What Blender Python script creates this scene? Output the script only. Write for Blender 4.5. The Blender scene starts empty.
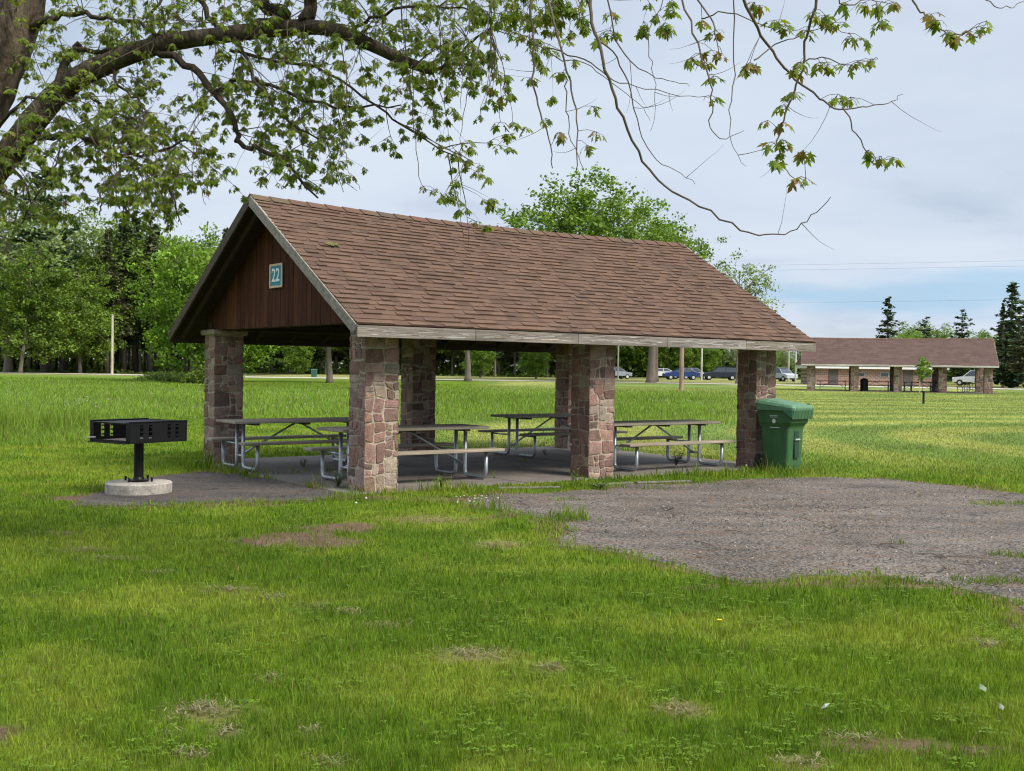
import bpy, math, random
import numpy as np
from mathutils import Vector, Matrix, noise as mnoise

random.seed(7)
RNG = np.random.default_rng(7)
scene = bpy.context.scene
COL = scene.collection

# ------------------------------------------------------------------ camera
FPX, CAM_H, PITCH, ROLL = 1115.164, 1.6, 0.014, -0.014
cam_data = bpy.data.cameras.new('camera')
cam = bpy.data.objects.new('camera', cam_data)
COL.objects.link(cam)
cam_data.sensor_width = 36.0
cam_data.lens = FPX * 36.0 / 1024.0
cam_data.clip_start = 0.1
cam_data.clip_end = 3000
cam.matrix_world = (Matrix.Translation((0, 0, CAM_H)) @ Matrix.Rotation(math.pi / 2 - PITCH, 4, 'X')
                    @ Matrix.Rotation(-ROLL, 4, 'Z'))
scene.camera = cam

# ------------------------------------------------------------------ light
SUN_AZ = Vector((0.80, -0.60, 0.0)).normalized()      # direction towards the sun, on the ground
SUN_EL = math.radians(48)
world = bpy.data.worlds.new('World')
scene.world = world
world.use_nodes = True
wn, wl = world.node_tree.nodes, world.node_tree.links
wn.clear()
w_out = wn.new('ShaderNodeOutputWorld')
sky = wn.new('ShaderNodeTexSky')
sky.sky_type = 'NISHITA'
sky.sun_disc = False
sky.sun_elevation = SUN_EL
sky.sun_rotation = math.atan2(SUN_AZ.x, SUN_AZ.y)
bg_sky = wn.new('ShaderNodeBackground')
bg_sky.inputs[1].default_value = 0.085
wl.new(sky.outputs[0], bg_sky.inputs[0])
bg_cloud = wn.new('ShaderNodeBackground')
tc = wn.new('ShaderNodeTexCoord')
sep = wn.new('ShaderNodeSeparateXYZ')
wl.new(tc.outputs['Generated'], sep.inputs[0])
zadd = wn.new('ShaderNodeMath'); zadd.operation = 'ADD'; zadd.inputs[1].default_value = 0.13
zmax = wn.new('ShaderNodeMath'); zmax.operation = 'MAXIMUM'; zmax.inputs[1].default_value = 0.0
wl.new(sep.outputs['Z'], zmax.inputs[0]); wl.new(zmax.outputs[0], zadd.inputs[0])
dx = wn.new('ShaderNodeMath'); dx.operation = 'DIVIDE'
dy = wn.new('ShaderNodeMath'); dy.operation = 'DIVIDE'
wl.new(sep.outputs['X'], dx.inputs[0]); wl.new(zadd.outputs[0], dx.inputs[1])
wl.new(sep.outputs['Y'], dy.inputs[0]); wl.new(zadd.outputs[0], dy.inputs[1])
cmb = wn.new('ShaderNodeCombineXYZ')
wl.new(dx.outputs[0], cmb.inputs[0]); wl.new(dy.outputs[0], cmb.inputs[1])
def wnoise(scale, detail, rough, off):
    mp = wn.new('ShaderNodeMapping'); mp.inputs['Location'].default_value = off
    mp.inputs['Scale'].default_value = (scale, scale * 1.3, 1)
    wl.new(cmb.outputs[0], mp.inputs[0])
    n = wn.new('ShaderNodeTexNoise'); n.inputs['Scale'].default_value = 1.0
    n.inputs['Detail'].default_value = detail; n.inputs['Roughness'].default_value = rough
    n.inputs['Distortion'].default_value = 0.3
    wl.new(mp.outputs[0], n.inputs['Vector'])
    return n
n1 = wnoise(0.75, 7, 0.56, (3.1, 1.7, 0))
cr = wn.new('ShaderNodeValToRGB')
cr.color_ramp.elements[0].position = 0.34; cr.color_ramp.elements[0].color = (0.365, 0.425, 0.515, 1)
cr.color_ramp.elements[1].position = 0.58; cr.color_ramp.elements[1].color = (0.47, 0.525, 0.60, 1)
e = cr.color_ramp.elements.new(0.46); e.color = (0.445, 0.50, 0.585, 1)
wl.new(n1.outputs['Fac'], cr.inputs[0])
# a gap of clear blue in the cloud deck, low in the direction of the far shelter
def wmath(op, a, b=None, v=0.0):
    m_ = wn.new('ShaderNodeMath'); m_.operation = op; m_.inputs[1].default_value = v
    wl.new(a, m_.inputs[0])
    if b is not None: wl.new(b, m_.inputs[1])
    return m_.outputs[0]
def wramp(a, lo, hi):
    m_ = wn.new('ShaderNodeMapRange'); m_.interpolation_type = 'SMOOTHSTEP'
    m_.inputs[1].default_value = lo; m_.inputs[2].default_value = hi; wl.new(a, m_.inputs[0]); return m_.outputs[0]
gm = wn.new('ShaderNodeMapping'); gm.inputs['Scale'].default_value = (5, 5, 26); wl.new(tc.outputs['Generated'], gm.inputs[0])
gn = wn.new('ShaderNodeTexNoise'); gn.inputs['Scale'].default_value = 1.0; gn.inputs['Detail'].default_value = 5; wl.new(gm.outputs[0], gn.inputs['Vector'])
gz_ = wmath('ADD', sep.outputs['Z'], wmath('MULTIPLY', wmath('SUBTRACT', gn.outputs['Fac'], None, 0.5), None, 0.09))
gap = wmath('MULTIPLY', wramp(gz_, 0.040, 0.062), wramp(gz_, 0.100, 0.074))
gap = wmath('MULTIPLY', gap, wramp(sep.outputs['X'], 0.16, 0.26))
gap = wmath('MULTIPLY', gap, None, 0.72)
gmix = wn.new('ShaderNodeMix'); gmix.data_type = 'RGBA'
wl.new(gap, gmix.inputs['Factor']); wl.new(cr.outputs[0], gmix.inputs[6]); gmix.inputs[7].default_value = (0.27, 0.43, 0.57, 1)
wl.new(gmix.outputs[2], bg_cloud.inputs[0])
# an overcast deck is brighter overhead than near the horizon
zr = wn.new('ShaderNodeMapRange'); zr.interpolation_type = 'SMOOTHSTEP'; zr.inputs[1].default_value = 0.34; zr.inputs[2].default_value = 0.95; zr.inputs[3].default_value = 1.0; zr.inputs[4].default_value = 2.1
wl.new(sep.outputs['Z'], zr.inputs[0]); wl.new(zr.outputs[0], bg_cloud.inputs[1])
n2 = wnoise(0.33, 5, 0.55, (-4.2, 6.4, 0))
cr2 = wn.new('ShaderNodeValToRGB')
cr2.color_ramp.elements[0].position = 0.36; cr2.color_ramp.elements[0].color = (0.8, 0.8, 0.8, 1)
cr2.color_ramp.elements[1].position = 0.50; cr2.color_ramp.elements[1].color = (1, 1, 1, 1)
wl.new(n2.outputs['Fac'], cr2.inputs[0])
wmix = wn.new('ShaderNodeMixShader')
wl.new(cr2.outputs[0], wmix.inputs[0])
wl.new(bg_sky.outputs[0], wmix.inputs[1]); wl.new(bg_cloud.outputs[0], wmix.inputs[2])
wl.new(wmix.outputs[0], w_out.inputs[0])

sun_data = bpy.data.lights.new('sun', 'SUN')
sun_data.energy = 3.3
sun_data.angle = math.radians(22)
sun_data.color = (1.0, 0.94, 0.83)
sun = bpy.data.objects.new('sun', sun_data)
COL.objects.link(sun)
sun_dir = Vector((SUN_AZ.x * math.cos(SUN_EL), SUN_AZ.y * math.cos(SUN_EL), math.sin(SUN_EL)))
sun.rotation_euler = sun_dir.to_track_quat('Z', 'Y').to_euler()
sun.location = (20, -20, 40)

vs = scene.view_settings
vs.view_transform = 'Standard'
vs.look = 'None'
vs.exposure = 0.60
vs.gamma = 1.0
vs.use_curve_mapping = False
scene.render.engine = 'CYCLES'
cy = scene.cycles
cy.max_bounces = 6
cy.diffuse_bounces = 3
cy.transmission_bounces = 4
cy.transparent_max_bounces = 8
cy.use_denoising = True
cy.use_adaptive_sampling = True
cy.adaptive_threshold = 0.02
cy.filter_width = 1.15
cy.caustics_reflective = False
cy.caustics_refractive = False

# ------------------------------------------------------------------ terrain and pixel rays (authoring aids)
def tz(x, y):
    y = np.asarray(y, dtype=float)
    t = np.clip(y - 25.0, 0, 155)
    return 0.0048 * t * np.clip(t / 20.0, 0, 1)
def ray(px, py):
    u = (px - 512) / FPX; v = (385.5 - py) / FPX
    c, s = math.cos(-ROLL), math.sin(-ROLL)
    u, v = u * c - v * s, u * s + v * c
    cp, sp = math.cos(PITCH), math.sin(PITCH)
    return (u, cp + v * sp, -sp + v * cp)
def atd(px, py, d):
    r = ray(px, py)
    k = d / r[1]
    return Vector((r[0] * k, d, CAM_H + r[2] * k))
def gpt(px, py):
    r = ray(px, py)
    z = 0.0
    for _ in range(8):
        k = (z - CAM_H) / r[2]
        z = float(tz(r[0] * k, r[1] * k))
    return Vector((r[0] * k, r[1] * k, z))
def gx(px, d):                                        # ground point at distance d in the direction of px
    r = ray(px, 375)
    return Vector((r[0] / r[1] * d, d, float(tz(0, d))))

# ------------------------------------------------------------------ vectorised value noise
_P = RNG.random((256, 256))
def vnoise(x, y, s):
    x = np.asarray(x) / s + 1000.3; y = np.asarray(y) / s + 1000.7
    xi = np.floor(x).astype(int); yi = np.floor(y).astype(int)
    fx = x - xi; fy = y - yi
    fx = fx * fx * (3 - 2 * fx); fy = fy * fy * (3 - 2 * fy)
    a = _P[xi % 256, yi % 256]; b = _P[(xi + 1) % 256, yi % 256]
    c = _P[xi % 256, (yi + 1) % 256]; d = _P[(xi + 1) % 256, (yi + 1) % 256]
    return (a * (1 - fx) + b * fx) * (1 - fy) + (c * (1 - fx) + d * fx) * fy
def fbm(x, y, s, o=3):
    t = 0; w = 0; a = 1.0
    for i in range(o):
        t = t + a * vnoise(x + 37.1 * i, y - 21.7 * i, s / 2 ** i); w += a; a *= 0.55
    return t / w

# ------------------------------------------------------------------ mesh builder
class MB:
    def __init__(s):
        s.v = []; s.f = []; s.c = []; s.col = (1, 1, 1); s.smooth = False; s.sm = []
    def add(s, vs_, fs, col=None):
        b = len(s.v); s.v.extend([tuple(p) for p in vs_])
        col = col or s.col
        for f in fs:
            s.f.append(tuple(b + i for i in f)); s.c.append(col); s.sm.append(s.smooth)
        return b
    def box(s, c, d, rot=None, col=None):
        hx, hy, hz = d[0] / 2, d[1] / 2, d[2] / 2
        pts = [Vector((x * hx, y * hy, z * hz)) for z in (-1, 1) for y in (-1, 1) for x in (-1, 1)]
        if rot is not None: pts = [rot @ p for p in pts]
        c = Vector(c)
        s.add([p + c for p in pts], [(0, 2, 3, 1), (4, 5, 7, 6), (0, 1, 5, 4), (2, 6, 7, 3), (0, 4, 6, 2), (1, 3, 7, 5)], col)
    def bbox(s, c, d, bev=0.006, rot=None, col=None):     # bevelled box
        hx, hy, hz = d[0] / 2, d[1] / 2, d[2] / 2
        bev = min(bev, hx * .6, hy * .6, hz * .6)
        bm_v = []; idx = {}
        for sx in (-1, 1):
            for sy in (-1, 1):
                for sz in (-1, 1):
                    for ax in range(3):
                        p = [sx * (hx - bev), sy * (hy - bev), sz * (hz - bev)]
                        p[ax] = (sx * hx, sy * hy, sz * hz)[ax]
                        idx[(sx, sy, sz, ax)] = len(bm_v); bm_v.append(Vector(p))
        fs = []
        def order(keys):
            pts = [bm_v[idx[k]] for k in keys]
            c = sum(pts, Vector()) / len(pts)
            n = c.normalized(); t = (pts[0] - c).normalized(); b2 = n.cross(t)
            ks = sorted(keys, key=lambda k: math.atan2((bm_v[idx[k]] - c).dot(b2), (bm_v[idx[k]] - c).dot(t)))
            fs.append(tuple(idx[k] for k in ks))
        for ax in range(3):
            for sg in (-1, 1):
                order([k for k in idx if k[3] == ax and k[ax] == sg])
        for ax in range(3):
            o = [a for a in range(3) if a != ax]
            for s1 in (-1, 1):
                for s2 in (-1, 1):
                    order([k for k in idx if k[o[0]] == s1 and k[o[1]] == s2 and k[3] in o])
        for sx in (-1, 1):
            for sy in (-1, 1):
                for sz in (-1, 1):
                    order([(sx, sy, sz, a) for a in range(3)])
        if rot is not None: bm_v = [rot @ p for p in bm_v]
        c = Vector(c)
        s.add([p + c for p in bm_v], fs, col)
    def tube(s, pts, r, n=8, col=None, cap=True, wob=0.0):
        pts = [Vector(p) for p in pts]
        m = len(pts)
        rr = r if isinstance(r, (list, tuple)) else [r] * m
        ref = Vector((0.13, 0.31, 0.94)).normalized()
        verts = []
        prev = None
        for i, p in enumerate(pts):
            t = (pts[min(i + 1, m - 1)] - pts[max(i - 1, 0)])
            if t.length < 1e-9: t = Vector((0, 0, 1))
            t.normalize()
            u = prev if prev is not None else (ref if abs(t.dot(ref)) < 0.95 else Vector((1, 0, 0)))
            u = (u - t * u.dot(t)).normalized(); prev = u
            w = t.cross(u)
            for k in range(n):
                a = 2 * math.pi * k / n
                q = rr[i] * (1 + (wob * random.uniform(-1, 1) if wob else 0))
                verts.append(p + (u * math.cos(a) + w * math.sin(a)) * q)
        fs = []
        for i in range(m - 1):
            for k in range(n):
                fs.append((i * n + k, i * n + (k + 1) % n, (i + 1) * n + (k + 1) % n, (i + 1) * n + k))
        if cap:
            fs.append(tuple(reversed(range(n)))); fs.append(tuple((m - 1) * n + k for k in range(n)))
        s.add(verts, fs, col)
    def lathe(s, c, prof, n=24, col=None):
        c = Vector(c); verts = []
        for (r, z) in prof:
            for k in range(n):
                a = 2 * math.pi * k / n
                verts.append(c + Vector((r * math.cos(a), r * math.sin(a), z)))
        fs = []
        for i in range(len(prof) - 1):
            for k in range(n):
                fs.append((i * n + k, i * n + (k + 1) % n, (i + 1) * n + (k + 1) % n, (i + 1) * n + k))
        fs.append(tuple(reversed(range(n)))); fs.append(tuple((len(prof) - 1) * n + k for k in range(n)))
        s.add(verts, fs, col)
    def prism(s, poly, z0, z1, col=None):
        n = len(poly)
        s.add([(p[0], p[1], z0) for p in poly] + [(p[0], p[1], z1) for p in poly],
              [tuple(reversed(range(n))), tuple(range(n, 2 * n))] +
              [(i, (i + 1) % n, n + (i + 1) % n, n + i) for i in range(n)], col)
    def build(s, name, mat, parent=None, loc=None):
        me = bpy.data.meshes.new(name)
        me.from_pydata([tuple(p) for p in s.v], [], s.f)
        at = me.attributes.new('Col', 'FLOAT_COLOR', 'FACE')
        at.data.foreach_set('color', np.array([(c[0], c[1], c[2], 1.0) for c in s.c], dtype=np.float32).ravel())
        me.polygons.foreach_set('use_smooth', s.sm)
        me.materials.append(mat)
        me.update()
        o = bpy.data.objects.new(name, me)
        COL.objects.link(o)
        if parent: o.parent = parent
        if loc is not None: o.location = loc
        return o

def np_mesh(name, verts, loops, counts, cols, mat, parent=None, dom='POINT', smooth=False):
    me = bpy.data.meshes.new(name)
    nv = len(verts)
    me.vertices.add(nv); me.vertices.foreach_set('co', np.asarray(verts, dtype=np.float32).ravel())
    me.loops.add(len(loops)); me.loops.foreach_set('vertex_index', np.asarray(loops, dtype=np.int32))
    me.polygons.add(len(counts))
    st = np.zeros(len(counts), dtype=np.int32); st[1:] = np.cumsum(counts)[:-1]
    me.polygons.foreach_set('loop_start', st)
    me.polygons.foreach_set('loop_total', np.asarray(counts, dtype=np.int32))
    if cols is not None:
        at = me.attributes.new('Col', 'FLOAT_COLOR', dom)
        c4 = np.ones((len(cols), 4), dtype=np.float32); c4[:, :3] = cols
        at.data.foreach_set('color', c4.ravel())
    if smooth: me.polygons.foreach_set('use_smooth', [True] * len(counts))
    me.materials.append(mat)
    me.update(calc_edges=True); me.validate()
    o = bpy.data.objects.new(name, me)
    COL.objects.link(o)
    if parent: o.parent = parent
    return o

def empty(name, loc=(0, 0, 0), rz=0.0):
    o = bpy.data.objects.new(name, None)
    o.empty_display_size = 0.3
    COL.objects.link(o)
    o.location = loc; o.rotation_euler = (0, 0, rz)
    return o
def tag(o, label=None, cat=None, group=None, kind=None):
    if label: o['label'] = label
    if cat: o['category'] = cat
    if group: o['group'] = group
    if kind: o['kind'] = kind
    return o
def copy_tree(o, parent=None):
    c = o.copy(); COL.objects.link(c)
    if parent: c.parent = parent
    for ch in list(o.children): copy_tree(ch, c)
    return c

# ------------------------------------------------------------------ materials
def mat_new(name):
    m = bpy.data.materials.new(name); m.use_nodes = True
    nt = m.node_tree; nt.nodes.clear()
    out = nt.nodes.new('ShaderNodeOutputMaterial')
    return m, nt.nodes, nt.links, out
def mat_col(name, color=(1, 1, 1), rough=0.7, metal=0.0, use_attr=True, var=0.25, scale=8.0, stretch=(1, 1, 1),
            bump=0.0, bscale=60.0, var2=0.0, scale2=1.0, spec=0.35, dark=None, objrand=0.0, coat=0.0, bdist=0.02):
    """base colour x face colour attribute x two procedural noises, plus bump"""
    m, n, l, out = mat_new(name)
    p = n.new('ShaderNodeBsdfPrincipled')
    p.inputs['Roughness'].default_value = rough
    p.inputs['Metallic'].default_value = metal
    p.inputs['Specular IOR Level'].default_value = spec
    p.inputs['Coat Weight'].default_value = coat
    l.new(p.outputs[0], out.inputs[0])
    t = n.new('ShaderNodeTexCoord')
    mp = n.new('ShaderNodeMapping'); mp.inputs['Scale'].default_value = stretch
    l.new(t.outputs['Object'], mp.inputs[0])
    def mul(a, b):
        x = n.new('ShaderNodeMix'); x.data_type = 'RGBA'; x.blend_type = 'MULTIPLY'
        x.inputs['Factor'].default_value = 1.0
        l.new(a, x.inputs[6]); l.new(b, x.inputs[7])
        return x.outputs[2]
    rgb = n.new('ShaderNodeRGB'); rgb.outputs[0].default_value = (*color, 1)
    c = rgb.outputs[0]
    if use_attr:
        a = n.new('ShaderNodeAttribute'); a.attribute_name = 'Col'
        c = mul(c, a.outputs['Color'])
    for (v_, s_, d_) in ((var, scale, 5), (var2, scale2, 4)):
        if v_ <= 0: continue
        nz = n.new('ShaderNodeTexNoise'); nz.inputs['Scale'].default_value = s_
        nz.inputs['Detail'].default_value = d_; nz.inputs['Roughness'].default_value = 0.6
        l.new(mp.outputs[0], nz.inputs['Vector'])
        mr = n.new('ShaderNodeMapRange'); mr.inputs[1].default_value = 0.3; mr.inputs[2].default_value = 0.7
        mr.inputs[3].default_value = 1 - v_; mr.inputs[4].default_value = 1 + v_
        l.new(nz.outputs['Fac'], mr.inputs[0])
        c = mul(c, mr.outputs[0])
    if objrand > 0:
        oi = n.new('ShaderNodeObjectInfo')
        mr = n.new('ShaderNodeMapRange'); mr.inputs[3].default_value = 1 - objrand; mr.inputs[4].default_value = 1 + objrand
        l.new(oi.outputs['Random'], mr.inputs[0])
        c = mul(c, mr.outputs[0])
    l.new(c, p.inputs['Base Color'])
    if bump > 0:
        nb = n.new('ShaderNodeTexNoise'); nb.inputs['Scale'].default_value = bscale; nb.inputs['Detail'].default_value = 5
        l.new(mp.outputs[0], nb.inputs['Vector'])
        b = n.new('ShaderNodeBump'); b.inputs['Strength'].default_value = bump; b.inputs['Distance'].default_value = bdist
        l.new(nb.outputs['Fac'], b.inputs['Height']); l.new(b.outputs[0], p.inputs['Normal'])
    return m
def mat_leaf(name, color=(1, 1, 1), trans=0.35, rough=0.6, objrand=0.12, tcol=(1.25, 1.2, 0.5)):
    m, n, l, out = mat_new(name)
    p = n.new('ShaderNodeBsdfPrincipled'); p.inputs['Roughness'].default_value = rough
    p.inputs['Specular IOR Level'].default_value = 0.25
    tr = n.new('ShaderNodeBsdfTranslucent')
    mx = n.new('ShaderNodeMixShader'); mx.inputs[0].default_value = trans
    a = n.new('ShaderNodeAttribute'); a.attribute_name = 'Col'
    def mulc(s, colr):
        x = n.new('ShaderNodeMix'); x.data_type = 'RGBA'; x.blend_type = 'MULTIPLY'; x.inputs['Factor'].default_value = 1
        l.new(s, x.inputs[6])
        if isinstance(colr, tuple): x.inputs[7].default_value = (*colr, 1)
        else: l.new(colr, x.inputs[7])
        return x.outputs[2]
    c = mulc(a.outputs['Color'], color)
    if objrand > 0:
        oi = n.new('ShaderNodeObjectInfo')
        mr = n.new('ShaderNodeMapRange'); mr.inputs[3].default_value = 1 - objrand; mr.inputs[4].default_value = 1 + objrand
        l.new(oi.outputs['Random'], mr.inputs[0]); c = mulc(c, mr.outputs[0])
    l.new(c, p.inputs['Base Color']); l.new(mulc(c, tcol), tr.inputs[0])
    l.new(p.outputs[0], mx.inputs[1]); l.new(tr.outputs[0], mx.inputs[2]); l.new(mx.outputs[0], out.inputs[0])
    return m

M_bark = mat_col('bark', (0.075, 0.058, 0.042), 0.95, spec=.1, var=0.6, scale=9, stretch=(1, 1, 0.35), bump=1.0, bscale=14, var2=0.3, scale2=2, bdist=.12)
M_farbark = mat_col('far_bark', (1, 1, 1), 0.95, var=0.3, scale=3, stretch=(1, 1, 0.3))
M_twig = mat_col('twig_bark', (0.11, 0.085, 0.065), 0.9, var=0.3, scale=12)
M_mapleaf = mat_leaf('maple_leaf', trans=0.45, objrand=0, tcol=(1.5, 1.35, 0.4))
M_leaf = mat_leaf('tree_leaf', trans=0.3)
M_needle = mat_leaf('conifer_needles', trans=0.12, rough=0.8)
M_grass = mat_leaf('grass_blades', trans=0.35, objrand=0, rough=0.7, tcol=(1.2, 1.15, 0.6))
M_stone = mat_col('field_stone', (1, 1, 1), 0.9, var=0.28, scale=9, var2=0.22, scale2=35, bump=0.7, bscale=45)
M_wood_old = mat_col('weathered_wood', (1, 1, 1), 0.85, var=0.3, scale=6, stretch=(0.35, 6, 6), var2=0.3, scale2=2.2, bump=0.4, bscale=20)
M_boards = mat_col('brown_stained_boards', (1, 1, 1), 0.8, spec=.12, var=0.35, scale=5, stretch=(5, 5, 0.5), var2=0.2, scale2=1.5, bump=0.35, bscale=14)
M_darkwood = mat_col('dark_roof_deck_wood', (0.045, 0.028, 0.022), 0.9, use_attr=False, var=0.3, scale=5, stretch=(0.4, 5, 5))
M_shingle = mat_col('asphalt_shingles', (1, 1, 1), 0.95, var=0.16, scale=120, var2=0.09, scale2=1.6, bump=0.5, bscale=160, spec=0.2)
M_galv = mat_col('galvanised_steel', (0.42, 0.45, 0.47), 0.42, metal=0.75, use_attr=False, var=0.15, scale=12)
M_plank = mat_col('weathered_plank', (1, 1, 1), 0.8, var=0.28, scale=4, stretch=(0.4, 8, 8), var2=0.25, scale2=1.6, bump=0.4, bscale=14)
M_black = mat_col('black_painted_steel', (0.006, 0.006, 0.007), 0.5, use_attr=False, var=0.3, scale=10, spec=0.25, bump=0.1, bscale=90)
M_ash = mat_col('ashy_steel', (0.22, 0.20, 0.19), 0.9, use_attr=False, var=0.4, scale=9)
M_conc = mat_col('concrete', (0.36, 0.33, 0.29), 0.95, use_attr=False, var=0.38, scale=4, var2=0.25, scale2=22, bump=0.6, bscale=50)
M_green = mat_col('green_plastic', (1, 1, 1), 0.6, var=0.22, scale=4, stretch=(2, 2, .5), var2=0.12, scale2=25, spec=0.45, bump=0.08, bscale=120)
M_rubber = mat_col('black_rubber', (0.02, 0.02, 0.02), 0.8, use_attr=False, var=0.2)
M_plain = mat_col('painted', (1, 1, 1), 0.6, var=0.1, scale=6)
M_carpaint = mat_col('car_paint', (1, 1, 1), 0.4, var=0.04, scale=2, spec=0.4, coat=0.15)
M_glass = mat_col('dark_glass', (0.03, 0.04, 0.05), 0.08, use_attr=False, var=0.1, spec=0.9)
M_brick = None

# ground material: face/vertex colour holds the kind of ground, noise adds texture
def mat_ground():
    m, n, l, out = mat_new('lawn_soil')
    p = n.new('ShaderNodeBsdfPrincipled'); p.inputs['Roughness'].default_value = 1.0; p.inputs['Specular IOR Level'].default_value = 0.1
    a = n.new('ShaderNodeAttribute'); a.attribute_name = 'Col'
    t = n.new('ShaderNodeTexCoord')
    def nz(s, d, st=(1, 1, 1), lo=0.7, hi=1.3):
        mp = n.new('ShaderNodeMapping'); mp.inputs['Scale'].default_value = st
        l.new(t.outputs['Object'], mp.inputs[0])
        q = n.new('ShaderNodeTexNoise'); q.inputs['Scale'].default_value = s; q.inputs['Detail'].default_value = d
        q.inputs['Roughness'].default_value = 0.65
        l.new(mp.outputs[0], q.inputs['Vector'])
        r = n.new('ShaderNodeMapRange'); r.inputs[1].default_value = 0.3; r.inputs[2].default_value = 0.7
        r.inputs[3].default_value = lo; r.inputs[4].default_value = hi
        l.new(q.outputs['Fac'], r.inputs[0]); return r.outputs[0], q
    c = a.outputs['Color']
    for args in ((26, 6, (1, 1, 1), .6, 1.4), (2.0, 5, (1, .6, 1), .78, 1.22), (0.25, 4, (1, .5, 1), .85, 1.15)):
        v, q = nz(*args)
        x = n.new('ShaderNodeMix'); x.data_type = 'RGBA'; x.blend_type = 'MULTIPLY'; x.inputs['Factor'].default_value = 1
        l.new(c, x.inputs[6]); l.new(v, x.inputs[7]); c = x.outputs[2]
    l.new(c, p.inputs['Base Color'])
    _, q = nz(40, 6)
    b = n.new('ShaderNodeBump'); b.inputs['Strength'].default_value = 0.8; b.inputs['Distance'].default_value = 0.03
    l.new(q.outputs['Fac'], b.inputs['Height']); l.new(b.outputs[0], p.inputs['Normal'])
    l.new(p.outputs[0], out.inputs[0])
    return m
M_ground = mat_ground()

def mat_asphalt(name, c0, c1, patch=(0.16, 0.12, 0.085)):
    m, n, l, out = mat_new(name)
    p = n.new('ShaderNodeBsdfPrincipled'); p.inputs['Roughness'].default_value = 0.95; p.inputs['Specular IOR Level'].default_value = 0.2
    t = n.new('ShaderNodeTexCoord')
    v = n.new('ShaderNodeTexVoronoi'); v.inputs['Scale'].default_value = 60
    l.new(t.outputs['Object'], v.inputs['Vector'])
    r = n.new('ShaderNodeValToRGB')
    r.color_ramp.elements[0].color = (*c0, 1); r.color_ramp.elements[1].color = (*c1, 1)
    r.color_ramp.elements[0].position = 0.15; r.color_ramp.elements[1].position = 0.9
    sp = n.new('ShaderNodeSeparateColor'); l.new(v.outputs['Color'], sp.inputs[0]); l.new(sp.outputs[0], r.inputs[0])
    n1_ = n.new('ShaderNodeTexNoise'); n1_.inputs['Scale'].default_value = 0.8; n1_.inputs['Detail'].default_value = 7; n1_.inputs['Roughness'].default_value = 0.62
    mp = n.new('ShaderNodeMapping'); mp.inputs['Scale'].default_value = (1, 2.0, 1)
    l.new(t.outputs['Object'], mp.inputs[0]); l.new(mp.outputs[0], n1_.inputs['Vector'])
    r2 = n.new('ShaderNodeMapRange'); r2.inputs[1].default_value = 0.35; r2.inputs[2].default_value = 0.65; r2.inputs[3].default_value = 0.62; r2.inputs[4].default_value = 1.3
    l.new(n1_.outputs['Fac'], r2.inputs[0])
    x = n.new('ShaderNodeMix'); x.data_type = 'RGBA'; x.blend_type = 'MULTIPLY'; x.inputs['Factor'].default_value = 1
    l.new(r.outputs[0], x.inputs[6]); l.new(r2.outputs[0], x.inputs[7])
    # debris patches
    n2_ = n.new('ShaderNodeTexNoise'); n2_.inputs['Scale'].default_value = 1.6; n2_.inputs['Detail'].default_value = 9; n2_.inputs['Roughness'].default_value = 0.75
    l.new(mp.outputs[0], n2_.inputs['Vector'])
    r3 = n.new('ShaderNodeMapRange'); r3.inputs[1].default_value = 0.50; r3.inputs[2].default_value = 0.62; r3.inputs[4].default_value = 0.6
    l.new(n2_.outputs['Fac'], r3.inputs[0])
    x2 = n.new('ShaderNodeMix'); x2.data_type = 'RGBA'; l.new(r3.outputs[0], x2.inputs['Factor'])
    l.new(x.outputs[2], x2.inputs[6]); x2.inputs[7].default_value = (*patch, 1)
    vc = n.new('ShaderNodeTexVoronoi'); vc.feature = 'DISTANCE_TO_EDGE'; vc.inputs['Scale'].default_value = 0.55
    nd = n.new('ShaderNodeTexNoise'); nd.inputs['Scale'].default_value = 2.5; nd.inputs['Detail'].default_value = 5
    l.new(t.outputs['Object'], nd.inputs['Vector'])
    vm = n.new('ShaderNodeVectorMath'); vm.operation = 'MULTIPLY_ADD'; vm.inputs[1].default_value = (.6, .6, .6)
    l.new(nd.outputs['Color'], vm.inputs[0]); l.new(t.outputs['Object'], vm.inputs[2]); l.new(vm.outputs[0], vc.inputs['Vector'])
    rc = n.new('ShaderNodeMapRange'); rc.inputs[1].default_value = 0.002; rc.inputs[2].default_value = 0.012; rc.inputs[3].default_value = 0.35; rc.inputs[4].default_value = 1.0
    l.new(vc.outputs['Distance'], rc.inputs[0])
    nm = n.new('ShaderNodeTexNoise'); nm.inputs['Scale'].default_value = 0.7; l.new(t.outputs['Object'], nm.inputs['Vector'])
    rm = n.new('ShaderNodeMapRange'); rm.inputs[1].default_value = 0.48; rm.inputs[2].default_value = 0.54; l.new(nm.outputs['Fac'], rm.inputs[0])
    x3 = n.new('ShaderNodeMix'); x3.data_type = 'RGBA'; x3.blend_type = 'MULTIPLY'
    l.new(rm.outputs[0], x3.inputs['Factor']); l.new(x2.outputs[2], x3.inputs[6]); l.new(rc.outputs[0], x3.inputs[7])
    l.new(x3.outputs[2], p.inputs['Base Color'])
    b = n.new('ShaderNodeBump'); b.inputs['Strength'].default_value = 0.6; b.inputs['Distance'].default_value = 0.01
    l.new(v.outputs['Distance'], b.inputs['Height']); l.new(b.outputs[0], p.inputs['Normal'])
    l.new(p.outputs[0], out.inputs[0])
    return m
M_asphalt = mat_asphalt('worn_asphalt', (0.052, 0.043, 0.036), (0.200, 0.172, 0.148), (0.105, 0.066, 0.042))
M_walk = mat_asphalt('old_walk_asphalt', (0.045, 0.039, 0.035), (0.12, 0.105, 0.095), (0.09, 0.06, 0.042))
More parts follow.
